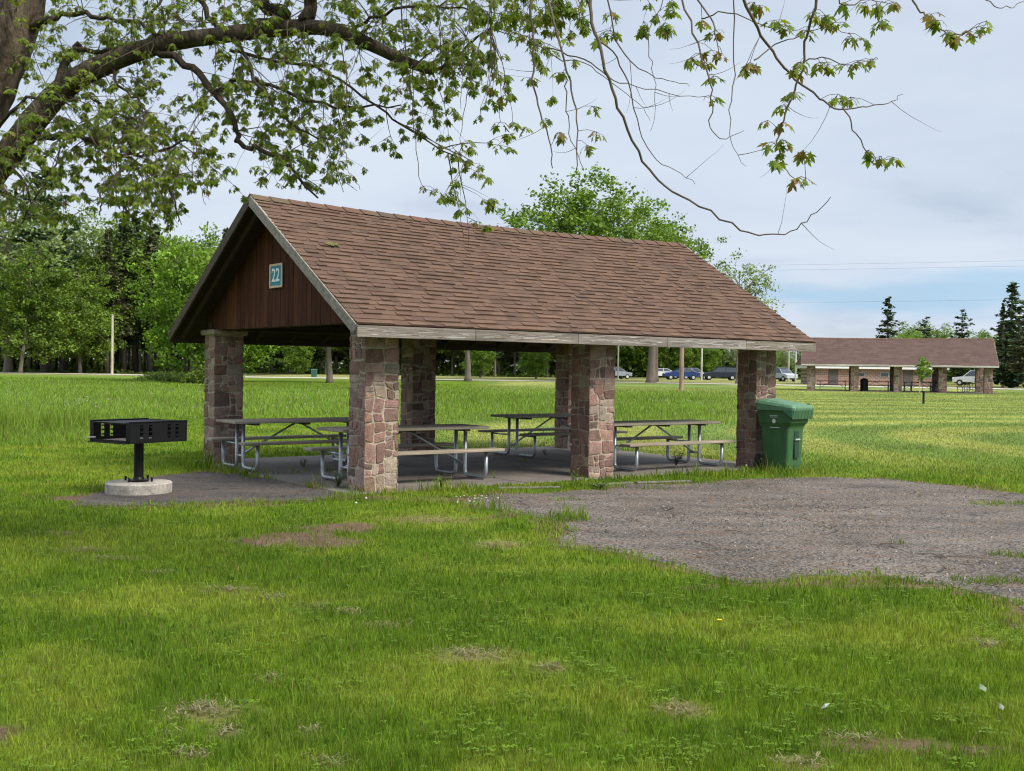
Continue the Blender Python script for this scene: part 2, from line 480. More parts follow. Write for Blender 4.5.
M_road = mat_asphalt('pale_gravel_road', (0.38, 0.35, 0.30), (0.55, 0.51, 0.45), (0.40, 0.36, 0.28))

def mat_slab():
    m, n, l, out = mat_new('old_slab_concrete')
    p = n.new('ShaderNodeBsdfPrincipled'); p.inputs['Roughness'].default_value = 0.9
    t = n.new('ShaderNodeTexCoord')
    r = n.new('ShaderNodeValToRGB')
    r.color_ramp.elements[0].color = (0.095, 0.080, 0.068, 1); r.color_ramp.elements[1].color = (0.20, 0.175, 0.15, 1)
    r.color_ramp.elements[0].position = 0.3; r.color_ramp.elements[1].position = 0.7
    q = n.new('ShaderNodeTexNoise'); q.inputs['Scale'].default_value = 1.4; q.inputs['Detail'].default_value = 8; q.inputs['Roughness'].default_value = 0.7
    l.new(t.outputs['Object'], q.inputs['Vector']); l.new(q.outputs['Fac'], r.inputs[0])
    l.new(r.outputs[0], p.inputs['Base Color'])
    b = n.new('ShaderNodeBump'); b.inputs['Strength'].default_value = 0.4; b.inputs['Distance'].default_value = 0.01
    q2 = n.new('ShaderNodeTexNoise'); q2.inputs['Scale'].default_value = 60; l.new(t.outputs['Object'], q2.inputs['Vector'])
    l.new(q2.outputs['Fac'], b.inputs['Height']); l.new(b.outputs[0], p.inputs['Normal'])
    l.new(p.outputs[0], out.inputs[0]); return m
M_slab = mat_slab()

def mat_brick():
    m, n, l, out = mat_new('brick_wall')
    p = n.new('ShaderNodeBsdfPrincipled'); p.inputs['Roughness'].default_value = 0.9
    t = n.new('ShaderNodeTexCoord')
    mp = n.new('ShaderNodeMapping'); mp.inputs['Rotation'].default_value = (math.pi / 2, 0, 0)
    b = n.new('ShaderNodeTexBrick'); b.inputs['Scale'].default_value = 1.0
    b.inputs['Brick Width'].default_value = 0.45; b.inputs['Row Height'].default_value = 0.2; b.inputs['Mortar Size'].default_value = 0.02
    b.inputs['Color1'].default_value = (0.34, 0.17, 0.13, 1); b.inputs['Color2'].default_value = (0.22, 0.13, 0.11, 1)
    b.inputs['Mortar'].default_value = (0.4, 0.36, 0.32, 1)
    l.new(t.outputs['Object'], mp.inputs[0]); l.new(mp.outputs[0], b.inputs['Vector'])
    l.new(b.outputs[0], p.inputs['Base Color']); l.new(p.outputs[0], out.inputs[0]); return m
M_brick = mat_brick()

# ------------------------------------------------------------------ shelter dimensions (needed by the ground)
X0, Y0, TH = -1.872, 14.22, 0.65
DV = Vector((math.cos(TH), math.sin(TH), 0)); NV = Vector((-math.sin(TH), math.cos(TH), 0))
SL, SW = 8.03, 5.34
def sh(a, b, z=0): return Vector((X0, Y0, 0)) + DV * a + NV * b + Vector((0, 0, z))
def to_ab(x, y):
    qx = x - X0; qy = y - Y0
    return qx * DV.x + qy * DV.y, qx * NV.x + qy * NV.y

def inpoly(x, y, poly):
    x = np.asarray(x); y = np.asarray(y)
    ins = np.zeros(x.shape, bool)
    n = len(poly)
    for i in range(n):
        x1, y1 = poly[i]; x2, y2 = poly[(i + 1) % n]
        c = ((y1 > y) != (y2 > y)) & (x < (x2 - x1) * (y - y1) / (y2 - y1 + 1e-12) + x1)
        ins ^= c
    return ins
def px_poly(pts): return [(gpt(a, b).x, gpt(a, b).y) for a, b in pts]
PAD = px_poly([(462, 501), (492, 494), (540, 494), (570, 492), (610, 489), (640, 485), (700, 483), (760, 479), (830, 477), (900, 480), (960, 487), (1024, 494),
               (1150, 508), (1300, 540), (1300, 700), (1120, 640), (1024, 611), (985, 597), (940, 586), (880, 576), (830, 575), (780, 580), (735, 581), (700, 573),
               (650, 561), (600, 552), (556, 546), (572, 532), (566, 521), (520, 513), (480, 509)])
WALK = px_poly([(160, 475), (215, 472), (262, 479), (300, 484), (344, 492), (322, 500), (250, 503), (190, 503), (150, 506), (100, 506), (68, 506), (84, 496), (120, 488)])
def rough_poly(poly, amp, step=0.18, seed=0):
    out = []
    n = len(poly)
    for i in range(n):
        a = Vector(poly[i]).to_2d() if len(poly[i]) == 2 else Vector(poly[i][:2]); b = Vector(poly[(i + 1) % n][:2])
        L = (b - a).length; k = max(1, int(L / step))
        for j in range(k):
            p = a.lerp(b, j / k)
            q = (float(fbm(p.x + seed, p.y, 0.7)) - 0.5) * 2 * amp; r = (float(fbm(p.x, p.y + 50 + seed, 0.5)) - 0.5) * 2 * amp
            out.append((p.x + q, p.y + r))
    return out
PAD_R = rough_poly(PAD, 0.22)
WALK_R = rough_poly(WALK, 0.15, seed=9)
SLAB = [tuple(sh(a, b).to_2d()) for a, b in ((-0.25, -0.12), (SL + 0.18, -0.12), (SL + 0.18, SW + 0.3), (-0.25, SW + 0.3))]

# patches: (px, py, rx m, ry m, kind)
def gp(px, py): p = gpt(px, py); return (p.x, p.y)
BARE = [(*gp(300, 540), 0.42, 0.38), (*gp(338, 527), 0.4, 0.35), (*gp(262, 543), 0.25, 0.15), (*gp(85, 498), 0.45, 0.35), 
        (*gp(930, 748), 0.35, 0.06), (*gp(900, 742), 0.15, 0.05), (*gp(880, 577), .9, 0.05), (*gp(960, 588), 1.0, .06), (*gp(-5, 735), 0.1, 0.2), (*gp(330, 497), .8, .25)]
DRY = [(*gp(*q[:2]), q[2], q[3]) for q in ((163, 574, .14, .07), (230, 591, .2, .08), (275, 599, .12, .06), (316, 608, .13, .06), (350, 613, .12, .07), (385, 627, .14, .07), (88, 551, .2, .1), (55, 535, .2, .1), (115, 560, .2, .08),
        (203, 711, .17, .14), (225, 735, .08, .08), (187, 757, .09, .06), (313, 733, .05, .05), (172, 737, .04, .04), (678, 712, .1, .12), (548, 669, .09, .08), (330, 765, .1, .05), (270, 680, .08, .05), (800, 765, .12, .06),
        (850, 740, .15, .05), (470, 655, .2, .15), (985, 645, .1, .1), (440, 500, .5, .2), (500, 545, .3, .15), (430, 520, .5, .3))]
YEL = [(*gp(*q[:2]), q[2], q[3]) for q in ((120, 605, .7, .35), (150, 590, .4, .2), (250, 600, .9, .3), (480, 690, .55, .3), (460, 665, .5, .25), (590, 700, .4, .3), (380, 520, .6, .3), (900, 640, 1.2, .4), (700, 625, .8, .25), (60, 705, .3, .2), (70, 545, 1.5, .5), (610, 570, 1.5, .25))]
def blob(x, y, L, warp=0.35):
    o = np.zeros(np.shape(x))
    w = (fbm(x, y, 0.35) - 0.5) * 2 * warp + (fbm(x + 31, y - 17, 0.10, 2) - 0.5) * 1.3 * warp
    for (cx, cy_, rx, ry) in L:
        d = np.sqrt(((x - cx) / rx) ** 2 + ((y - cy_) / ry) ** 2) + w * 1.6
        o = np.maximum(o, np.clip(1.35 - d, 0, 1))
    return o
def meadow(x, y):                                     # 1 where the grass is left long
    a, b = to_ab(x, y)
    m1 = np.clip((y - 33 - 4 * (fbm(x, y, 9) - .5)) / 4, 0, 1) * np.clip((88 - y) / 25, 0, 1)
    m1 = m1 * np.clip((0.62 * y * 0.30 + 3 - x) / 4, 0, 1)
    m2 = np.clip((y - 21.5 - 2 * (fbm(x, y, 4) - .5)) / 1.5, 0, 1) * np.clip((-0.30 * y - 0.5 - x) / 1.2, 0, 1)
    return np.maximum(m1, m2 * .8)
def strip(x, y):                                      # weedy edge around the slab
    a, b = to_ab(x, y)
    da = np.maximum(np.maximum(-0.3 - a, a - SL - 0.2), 0); db = np.maximum(np.maximum(-0.15 - b, b - SW - 0.35), 0)
    d = np.hypot(da, db)
    return np.clip(1 - d / 0.45, 0, 1)
G_dark = np.array((0.096, 0.172, 0.010)); G_mid = np.array((0.150, 0.232, 0.014)); G_yel = np.array((0.235, 0.290, 0.032))
G_straw = np.array((0.34, 0.27, 0.13)); G_soil = np.array((0.115, 0.078, 0.05)); G_mead = np.array((0.165, 0.255, 0.035)); G_lawnR = np.array((0.30, 0.325, 0.085))
def grass_col(x, y):
    t = fbm(x, y, .32, 4)[:, None]; t2 = fbm(x + 90, y, 3.7, 2)[:, None]
    k = np.clip((t * 0.65 + t2 * 0.35 - 0.34) / 0.32, 0, 1)
    c = G_dark * (1 - k) + G_mid * k
    yy = np.clip((fbm(x - 50, y + 20, .8, 5) - 0.50) / 0.14, 0, 1)[:, None] * 0.55
    yy = np.maximum(yy, blob(x, y, YEL, 0.5)[:, None] * 0.75)
    c = c * (1 - yy) + G_yel * yy
    m = meadow(x, y)[:, None]
    mc = G_mead * (0.8 + 0.45 * fbm(x, y, 5, 3)[:, None])
    far = np.clip((y - 17) / 8, 0, 1)[:, None] * np.clip((x + 4 + 0.0 * y) / 4, 0, 1)[:, None]
    R = np.hypot((x - 22.0) * 1.0, y - 24.0)
    stripe = np.clip(0.5 + 0.9 * np.sin(R * 2 * np.pi / 4.2 + 9 * fbm(x, y, 14, 3)), 0, 1)[:, None]
    lr = G_lawnR * (0.86 + 0.2 * stripe) * (0.72 + .56 * fbm(x * .6, y, 2.2, 4)[:, None])
    lr = lr * (1 - .30 * (1 - stripe) * np.array((1, 0.25, .6)))
    c = c * (1 - far) + lr * far
    c = c * (1 - m) + mc * m
    vg = np.clip((y - 112) / 4, 0, 1)[:, None]
    c = c * (1 - vg) + np.array((.30, .30, .10)) * vg
    return c

# ------------------------------------------------------------------ ground sheet
def axis(fine_lo, fine_hi, step, lo, hi, grow=1.12):
    a = list(np.arange(fine_lo, fine_hi, step)); s_ = step; p = a[-1]
    while p < hi: s_ *= grow; p += s_; a.append(p)
    s_ = step; p = a[0]; b = []
    while p > lo: s_ *= grow; p -= s_; b.append(p)
    return np.array(b[::-1] + a)
xs = axis(-11, 12, 0.075, -900, 900); ys = axis(3.2, 27, 0.075, -60, 1500, 1.06)
GX, GY = np.meshgrid(xs, ys)
gxr, gyr = GX.ravel(), GY.ravel()
gz = tz(gxr, gyr)
gcol = grass_col(gxr, gyr) * 0.72
bare = np.clip(blob(gxr, gyr, BARE, 0.5) * 2, 0, 1)[:, None]
gcol = gcol * (1 - bare) + G_soil * (0.8 + .7 * fbm(gxr, gyr, .3, 3)[:, None]) * bare
dry = blob(gxr, gyr, DRY, 0.5)[:, None]; gcol = gcol * (1 - dry * .7) + G_straw * .55 * dry * .7
ex = (fbm(gxr, gyr, .5, 3) - .5) * .9
rim = (inpoly(gxr + ex + .18, gyr + ex, PAD_R) | inpoly(gxr - ex - .15, gyr - ex * .7, PAD_R) | inpoly(gxr, gyr + .16 + ex, PAD_R) | inpoly(gxr, gyr - .12 + ex, PAD_R) | inpoly(gxr + ex, gyr - .2, WALK_R) | inpoly(gxr, gyr + .15 + ex, WALK_R))[:, None]
gcol = np.where(rim, G_soil * (0.85 + .9 * fbm(gxr, gyr, .25, 3)[:, None]), gcol)
nx, ny = len(xs), len(ys)
ii = (np.arange(ny - 1)[:, None] * nx + np.arange(nx - 1)[None, :]).ravel()
quads = np.stack([ii, ii + 1, ii + nx + 1, ii + nx], 1).ravel()
# forest floor behind the road
ff = np.clip((gyr - np.where(gxr < -30, 128, 152)) / 4, 0, 1)[:, None] * (np.abs(gxr[:, None]) < 1500)
ffl = np.clip((25 - gxr) / 10, 0, 1)[:, None]
gcol = gcol * (1 - ff * ffl) + np.array((0.05, 0.06, 0.025)) * ff * ffl
ground = np_mesh('ground', np.stack([gxr, gyr, gz], 1), quads, np.full(len(ii), 4, np.int32), gcol, M_ground, smooth=True)
tag(ground, 'grassy park lawn with bare and dry patches', kind='structure')

def sheet(name, poly, z, mat, label):
    mb = MB(); m_ = len(poly)
    mb.add([(p[0], p[1], z + float(tz(p[0], p[1]))) for p in poly] + [(p[0], p[1], -.03 + float(tz(p[0], p[1]))) for p in poly], [tuple(range(m_))] + [(i, (i + 1) % m_, m_ + (i + 1) % m_, m_ + i) for i in range(m_)])
    o = mb.build(name, mat)
    tag(o, label, kind='structure'); return o
pd = sheet('asphalt_pad', PAD_R, 0.004, M_asphalt, 'worn grey asphalt pad in front of the shelter')
wk = sheet('path', WALK_R, 0.006, M_walk, 'dark crumbling asphalt path between grill and shelter')
for o in (pd, wk):
    bmn = __import__('bmesh'); b_ = bmn.new(); b_.from_mesh(o.data); bmn.ops.triangulate(b_, faces=b_.faces[:])
    for f in b_.faces:
        if f.normal.z < -.01: f.normal_flip()
    b_.to_mesh(o.data); b_.free()
# slab cast in bays
mb = MB()
for i in range(3):
    for j in range(2):
        a0 = -0.25 + i * (SL + 0.43) / 3; a1 = -0.25 + (i + 1) * (SL + 0.43) / 3
        b0 = -0.12 + j * (SW + .42) / 2; b1 = -0.12 + (j + 1) * (SW + .42) / 2
        c = sh((a0 + a1) / 2, (b0 + b1) / 2, -0.048 + random.uniform(-.004, .004))
        mb.bbox(c, (a1 - a0 - 0.015, b1 - b0 - 0.015, 0.12), 0.012, Matrix.Rotation(TH, 3, 'Z'))
slab = mb.build('concrete_floor', M_slab); tag(slab, 'stained concrete floor slab of the shelter', kind='structure')
# broken concrete kerb between slab and pad
mb = MB()
kp = [(498, 489, 560, 488), (590, 486, 632, 483.5), (636, 483.5, 690, 482)]
for (x1, y1, x2, y2) in kp:
    p = gpt(x1, y1); q = gpt(x2, y2); d = q - p
    mb.bbox(((p + q) / 2 + Vector((0, 0, 0.01))), (d.length, 0.12, 0.03), 0.01, Matrix.Rotation(math.atan2(d.y, d.x), 3, 'Z'))
kb = mb.build('kerb', M_slab); tag(kb, 'broken concrete kerb beside the asphalt pad', kind='structure')
# road across the far edge of the field
mb = MB()
rp = [(-400, 132), (-120, 127), (-45, 123), (-28, 117), (0, 119), (20, 116), (35, 110), (50, 108), (90, 106), (400, 104)]
for i in range(len(rp) - 1):
    (xa, ya), (xb, yb) = rp[i], rp[i + 1]
    w = 3.4
    k = 8
    for j in range(k):
        x1 = xa + (xb - xa) * j / k; y1 = ya + (yb - ya) * j / k; x2 = xa + (xb - xa) * (j + 1) / k; y2 = ya + (yb - ya) * (j + 1) / k
        mb.add([(x1, y1 - w, tz(0, y1 - w) + .03), (x2, y2 - w, tz(0, y2 - w) + .03), (x2, y2 + w, tz(0, y2 + w) + .03), (x1, y1 + w, tz(0, y1 + w) + .03)], [(0, 1, 2, 3)])
rd = mb.build('road', M_road); tag(rd, 'pale park road across the far field', kind='structure')

# ------------------------------------------------------------------ grass blades
def make_grass(name, label, n_per, d0, d1, seed, hmul=1.0):
    rg = np.random.default_rng(seed)
    # density k*(5/d)^2 in a wedge wider than the view
    N = int(n_per)
    # p(d) ~ (0.5*d+1.0)/d^2 -> rejection from 1/d
    d = d0 * np.exp(rg.random(N * 2) * math.log(d1 / d0))
    keep = rg.random(len(d)) < (0.62 * d + 1.2) / d / ((0.62 * d0 + 1.2) / d0)
    d = d[keep][:N]
    x = (rg.random(len(d)) * 2 - 1) * (0.56 * d + 1.2)
    y = d
    ex = (fbm(x, y + 33, .16, 3) - .5) * .45 + rg.normal(0, .05, len(x)); ey = (fbm(x + 71, y, .13, 3) - .5) * .45 + rg.normal(0, .06, len(x))
    inp = (inpoly(x + ex, y + ey + .09, PAD_R) & inpoly(x + ex, y + ey - .09, PAD_R)) | (inpoly(x + ex, y + ey + .07, WALK_R) & inpoly(x + ex, y + ey - .07, WALK_R))
    ISL = [(*gp(575, 519), .35, .22), (*gp(998, 583), .5, .2), (*gp(903, 544), .16, .08), (*gp(1008, 504), .5, .25), (*gp(640, 489), .5, .12), (*gp(560, 500), .2, .1), (*gp(1012, 556), .25, .1)]
    isl = blob(x, y, ISL, .6) > 0.5
    edge = rg.random(len(d))
    a, b = to_ab(x, y)
    slab_in = (a > -0.25) & (a < SL + .18) & (b > -.12) & (b < SW + .3)
    crack = slab_in & ((np.abs((a + .25) % ((SL + .43) / 3)) < .03) | (np.abs(b - 2.76) < .03)) & (fbm(x, y, .8) > .62)
    ok = (~inp | isl) & (~slab_in | crack)
    bare_ = blob(x, y, BARE, .5); dry_ = blob(x, y, DRY, .5)
    ok &= rg.random(len(d)) > np.clip(bare_ * 1.3, 0, 0.86)
    ok &= rg.random(len(d)) > dry_ * 0.45
    ok &= ((x + 4.66) ** 2 + (y - 13.95) ** 2) > 0.41 ** 2
    x, y, d = x[ok], y[ok], d[ok]; dry_ = dry_[ok]; bare_ = bare_[ok]
    n = len(x)
    m = meadow(x, y); st = strip(x, y)
    hh = (0.024 + 0.024 * fbm(x, y, .8, 3) + 0.03 * fbm(x + 7, y, .16, 2)) * (0.55 + 0.9 * fbm(x, y + 7, .09, 1))
    st2 = st * np.clip((fbm(x, y, .9, 3) - .33) * 3, 0, 1)
    tallp = [(*gp(336, 490), .35, .22), (*gp(352, 500), .3, .2), (*gp(437, 487), .15, .12), (*gp(580, 487), .3, .15), (*gp(785, 474), .7, .2), (*gp(700, 476), .6, .15), (*gp(215, 468), .45, .25), (*gp(150, 497), .25, .12), (*gp(505, 508), .4, .2), (*gp(575, 519), .3, .2), (*gp(30, 430), 1.2, 2.5)]
    tp = blob(x, y, tallp, .4)
    hh = hh * (1 + 1.9 * st2 + 2.8 * tp) * (1 + 2.6 * m) * (1 - .5 * dry_)
    hh = hh * (0.45 + 0.8 * rg.random(n)) * hmul
    far = np.clip((y - 19) / 8, 0, 1) * (1 - m)
    hh *= 1 - .25 * far
    w = np.clip(0.0038 * (d / 5.0) ** 0.9, 0.0032, 0.05) * (0.7 + .6 * rg.random(n)) * (1 + .3 * st2)
    ang = rg.random(n) * 2 * np.pi
    lean = hh * (0.10 + 0.65 * rg.random(n)); la = rg.random(n) * 2 * np.pi
    ux, uy = np.cos(ang) * w / 2, np.sin(ang) * w / 2
    lx, ly = np.cos(la) * lean, np.sin(la) * lean
    z0 = tz(x, y) - 0.004
    V = np.zeros((n, 5, 3), np.float32)
    V[:, 0] = np.stack([x - ux, y - uy, z0], 1); V[:, 1] = np.stack([x + ux, y + uy, z0], 1)
    V[:, 2] = np.stack([x + ux * .75 + lx * .35, y + uy * .75 + ly * .35, z0 + hh * .6], 1)
    V[:, 3] = np.stack([x - ux * .75 + lx * .35, y - uy * .75 + ly * .35, z0 + hh * .6], 1)
    V[:, 4] = np.stack([x + lx, y + ly, z0 + hh], 1)
    c = grass_col(x, y) * (0.62 + 0.85 * rg.random(n) ** 1.3)[:, None]
    c = c * (1 + (rg.random((n, 1)) - .5) * np.array((.35, .1, .3)))
    s1 = (rg.random(n) < 0.03 + .4 * dry_ + .3 * np.clip(bare_, 0, 1))[:, None]
    c = np.where(s1, G_straw * np.array((.75, .8, .6)) * (0.5 + .5 * rg.random((n, 1))), c)
    cv = np.repeat(c[:, None, :], 5, 1)
    base = (np.arange(n) * 5)[:, None]
    loops = (base + np.array([0, 1, 2, 3, 3, 2, 4])).ravel()
    counts = np.tile(np.array([4, 3], np.int32), n)
    o = np_mesh(name, V.reshape(-1, 3), loops, counts, cv.reshape(-1, 3), M_grass)
    tag(o, label, 'grass', kind='stuff')
    return o
make_grass('grass', 'green lawn grass covering the whole park ground', 780000, 3.6, 95, 11)

def make_clover():
    rg = np.random.default_rng(31)
    N = 90000
    d = 4.0 * np.exp(rg.random(N) * math.log(16 / 4.0)); x = (rg.random(N) * 2 - 1) * (.52 * d + .8); y = d
    keep = (rg.random(N) < np.clip((fbm(x + 5, y - 9, .30, 4) - .60) * 4, 0.012, .28)) & ~inpoly(x, y, PAD_R) & ~inpoly(x, y, WALK_R)
    a, b = to_ab(x, y); keep &= ~((a > -.3) & (b > -.15)) & (blob(x, y, BARE, .5) < .3)
    x, y = x[keep], y[keep]; n = len(x)
    z = .022 + .028 * rg.random(n); r = (.006 + .007 * rg.random(n)) * (y / 6) ** .5
    V = np.zeros((n, 3, 4, 3), np.float32); a0 = rg.random(n) * 6.28
    for k in range(3):
        an = a0 + k * 2.094; cx, sx = np.cos(an), np.sin(an)
        for i, (u, w, h) in enumerate(((0, 0, 0), (1.1, -.75, .25), (1.9, 0, .1), (1.1, .75, .25))):
            V[:, k, i, 0] = x + (u * cx - w * sx) * r; V[:, k, i, 1] = y + (u * sx + w * cx) * r; V[:, k, i, 2] = z + h * r
    c = np.array((.125, .21, .016)) * (.7 + .6 * rg.random((n, 1)))
    o = np_mesh('clover', V.reshape(-1, 3), np.arange(n * 12), np.full(n * 3, 4, np.int32), np.repeat(c, 12, 0), M_grass)
    tag(o, 'patches of low clover leaves mixed into the near lawn', 'clover', kind='stuff')
make_clover()

# clippings and debris: small straw bits lying on the dry patches and on the pad
def make_debris():
    rg = np.random.default_rng(5)
    P = []
    for (cx, cy_, rx, ry) in DRY:
        k = min(int(170 * rx * ry / .02), 170)
        P.append(np.stack([cx + rg.normal(0, rx * .5, k), cy_ + rg.normal(0, ry * .5, k), 0.012 + .022 * rg.random(k), np.full(k, 0)], 1))
    k = 21000
    pp = np.array(PAD); x = rg.uniform(pp[:, 0].min(), pp[:, 0].max(), k); y = rg.uniform(pp[:, 1].min(), pp[:, 1].max(), k)
    okk = inpoly(x, y, PAD_R) & (rg.random(k) < np.clip((fbm(x, y, 1.3, 4) - .34) * 3.2, .15, 1))
    P.append(np.stack([x[okk], y[okk], np.full(okk.sum(), .012), np.full(okk.sum(), 1)], 1))
    P = np.concatenate(P); n = len(P)
    L = np.where(P[:, 3] == 0, .02 + .03 * rg.random(n), .012 + .03 * rg.random(n)); w = .003 + .003 * rg.random(n) + P[:, 3] * .006
    a = rg.random(n) * 2 * np.pi; cx, sx = np.cos(a), np.sin(a)
    dz = (rg.random(n) - .5) * (.02 * (1 - P[:, 3]) + .016 * P[:, 3])
    V = np.zeros((n, 4, 3), np.float32)
    for i, (s1, s2) in enumerate(((-1, -1), (1, -1), (1, 1), (-1, 1))):
        V[:, i, 0] = P[:, 0] + s1 * cx * L / 2 - s2 * sx * w / 2
        V[:, i, 1] = P[:, 1] + s1 * sx * L / 2 + s2 * cx * w / 2
        V[:, i, 2] = P[:, 2] + s1 * dz
    pal = np.array([(.26, .17, .09), (.30, .27, .24), (.34, .31, .28), (.12, .09, .07), (.20, .12, .07), (.06, .055, .05)])[rg.integers(0, 6, n)]
    c = np.where(P[:, 3:4] == 0, np.array((.25, .22, .12)), pal) * (0.6 + .7 * rg.random((n, 1)))
    o = np_mesh('dry_clippings', V.reshape(-1, 3), np.arange(n * 4), np.full(n, 4, np.int32), np.repeat(c[:, None], 4, 1).reshape(-1, 3), M_grass)
    tag(o, 'dry grass clippings and leaf litter lying on lawn and asphalt', 'litter', kind='stuff')
make_debris()

# ------------------------------------------------------------------ stone columns
STONE = [((0.235, 0.138, 0.112), 8), ((0.275, 0.175, 0.145), 7), ((0.185, 0.112, 0.093), 6), ((0.29, 0.215, 0.17), 3), ((0.25, 0.20, 0.16), 2), ((0.13, 0.088, 0.075), 1), ((0.31, 0.245, 0.19), 2)]
SBAG = [c for c, k in STONE for _ in range(k)]
MORT = (0.37, 0.31, 0.24)
def stone_face(mb, o, u, v, n, w, h, scale=1.0):
    """irregular blocks on the face with origin o, width axis u, height axis v and outward normal n"""
    cells = []
    def split(x0, y0, x1, y1, dep):
        W, H = x1 - x0, y1 - y0
        big = max(W, H)
        if dep > 0 and (big < 0.17 * scale or (big < 0.31 * scale and random.random() < 0.5)):
            cells.append((x0, y0, x1, y1)); return
        if W > H * random.uniform(.8, 1.2):
            m = x0 + W * random.uniform(.35, .65)
            if W < 0.16 * scale: cells.append((x0, y0, x1, y1)); return
            split(x0, y0, m, y1, dep + 1); split(m, y0, x1, y1, dep + 1)
        else:
            m = y0 + H * random.uniform(.35, .65)
            if H < 0.16 * scale: cells.append((x0, y0, x1, y1)); return
            split(x0, y0, x1, m, dep + 1); split(x0, m, x1, y1, dep + 1)
    y = 0
    while y < h - 0.02:
        hh = min(random.uniform(.28, .5) * scale, h - y)
        if h - y - hh < 0.15: hh = h - y
        split(0, y, w, y + hh, 0); y += hh
    def jit(x, y): return ((float(vnoise(x * 7 + o.x * 3, y * 7 + o.y * 5, .9)) - .5) * .10 * scale, (float(vnoise(x * 7 + 40 + o.y, y * 7 + 9 + o.x, .9)) - .5) * .10 * scale)
    for (x0, y0, x1, y1) in cells:
        g = random.uniform(.006, .015) * scale
        pro = random.uniform(.004, .018) * scale
        c = random.choice(SBAG); k = random.uniform(.8, 1.2); c = (c[0] * k, c[1] * k * random.uniform(.93, 1.07), c[2] * k * random.uniform(.9, 1.1))
        cs = [(x0, y0), (x1, y0), (x1, y1), (x0, y1)]
        pts = []
        for i, (cx, cy_) in enumerate(cs):
            jx, jy = jit(cx, cy_)
            if cx < 1e-6 or cx > w - 1e-6: jx = 0
            if cy_ < 1e-6 or cy_ > h - 1e-6: jy = 0
            sx = 1 if i in (0, 3) else -1; sy = 1 if i in (0, 1) else -1
            ex = -pro * .8 if (cx < 1e-6 or cx > w - 1e-6) else g
            pts.append((cx + jx + sx * ex, cy_ + jy + sy * g))
        # chamfer corners -> 8..12 gon with jitter
        poly = []
        for i in range(4):
            p = pts[i]; a = pts[i - 1]; b = pts[(i + 1) % 4]
            r = random.uniform(.10, .26)
            poly.append((p[0] + (a[0] - p[0]) * r, p[1] + (a[1] - p[1]) * r))
            q = r * .35
            poly.append((p[0] + ((a[0] + b[0]) / 2 - p[0]) * q, p[1] + ((a[1] + b[1]) / 2 - p[1]) * q))
            poly.append((p[0] + (b[0] - p[0]) * r, p[1] + (b[1] - p[1]) * r))
        cx = sum(p[0] for p in poly) / len(poly); cy_ = sum(p[1] for p in poly) / len(poly)
        m = len(poly)
        V = []
        for (lev, sc) in ((-.004, 1.0), (pro * .6, .985), (pro, .9)):
            for p in poly:
                jx = random.uniform(-.004, .004)
                q = o + u * (cx + (p[0] - cx) * sc + jx) + v * (cy_ + (p[1] - cy_) * sc + jx) + n * (lev + random.uniform(-.003, .003))
                V.append(q)
        V.append(o + u * cx + v * cy_ + n * (pro + random.uniform(0, .008)))
        F = []
        for L in range(2):
            for i in range(m): F.append((L * m + i, L * m + (i + 1) % m, (L + 1) * m + (i + 1) % m, (L + 1) * m + i))
        for i in range(m): F.append((2 * m + i, 2 * m + (i + 1) % m, 3 * m))
        mb.add(V, F, c)
def stone_column(parent, a, b, wx, wy, h, scale=1.0, cap=False, z0=-0.03):
    mb = MB()
    a += .014; b += .014; wx -= .028; wy -= .028
    X, Y, Z = Vector((1, 0, 0)), Vector((0, 1, 0)), Vector((0, 0, 1))
    mb.box((a + wx / 2, b + wy / 2, (h + z0) / 2), (wx, wy, h - z0), col=MORT)
    hh = h - z0 - (0.1 if cap else 0)
    stone_face(mb, Vector((a, b, z0)), X, Z, -Y, wx, hh, scale)
    stone_face(mb, Vector((a + wx, b + wy, z0)), -X, Z, Y, wx, hh, scale)
    stone_face(mb, Vector((a, b + wy, z0)), -Y, Z, -X, wy, hh, scale)
    stone_face(mb, Vector((a + wx, b, z0)), Y, Z, X, wy, hh, scale)
    o = mb.build('stone_column', M_stone, parent)
    if cap:
        mc = MB()
        mc.bbox((a + wx / 2, b + wy / 2, h - 0.045), (wx + .13, wy + .13, 0.09), 0.02, col=(0.30, 0.23, 0.18))
        mc.build('cap_stone', M_stone, o)
    return o

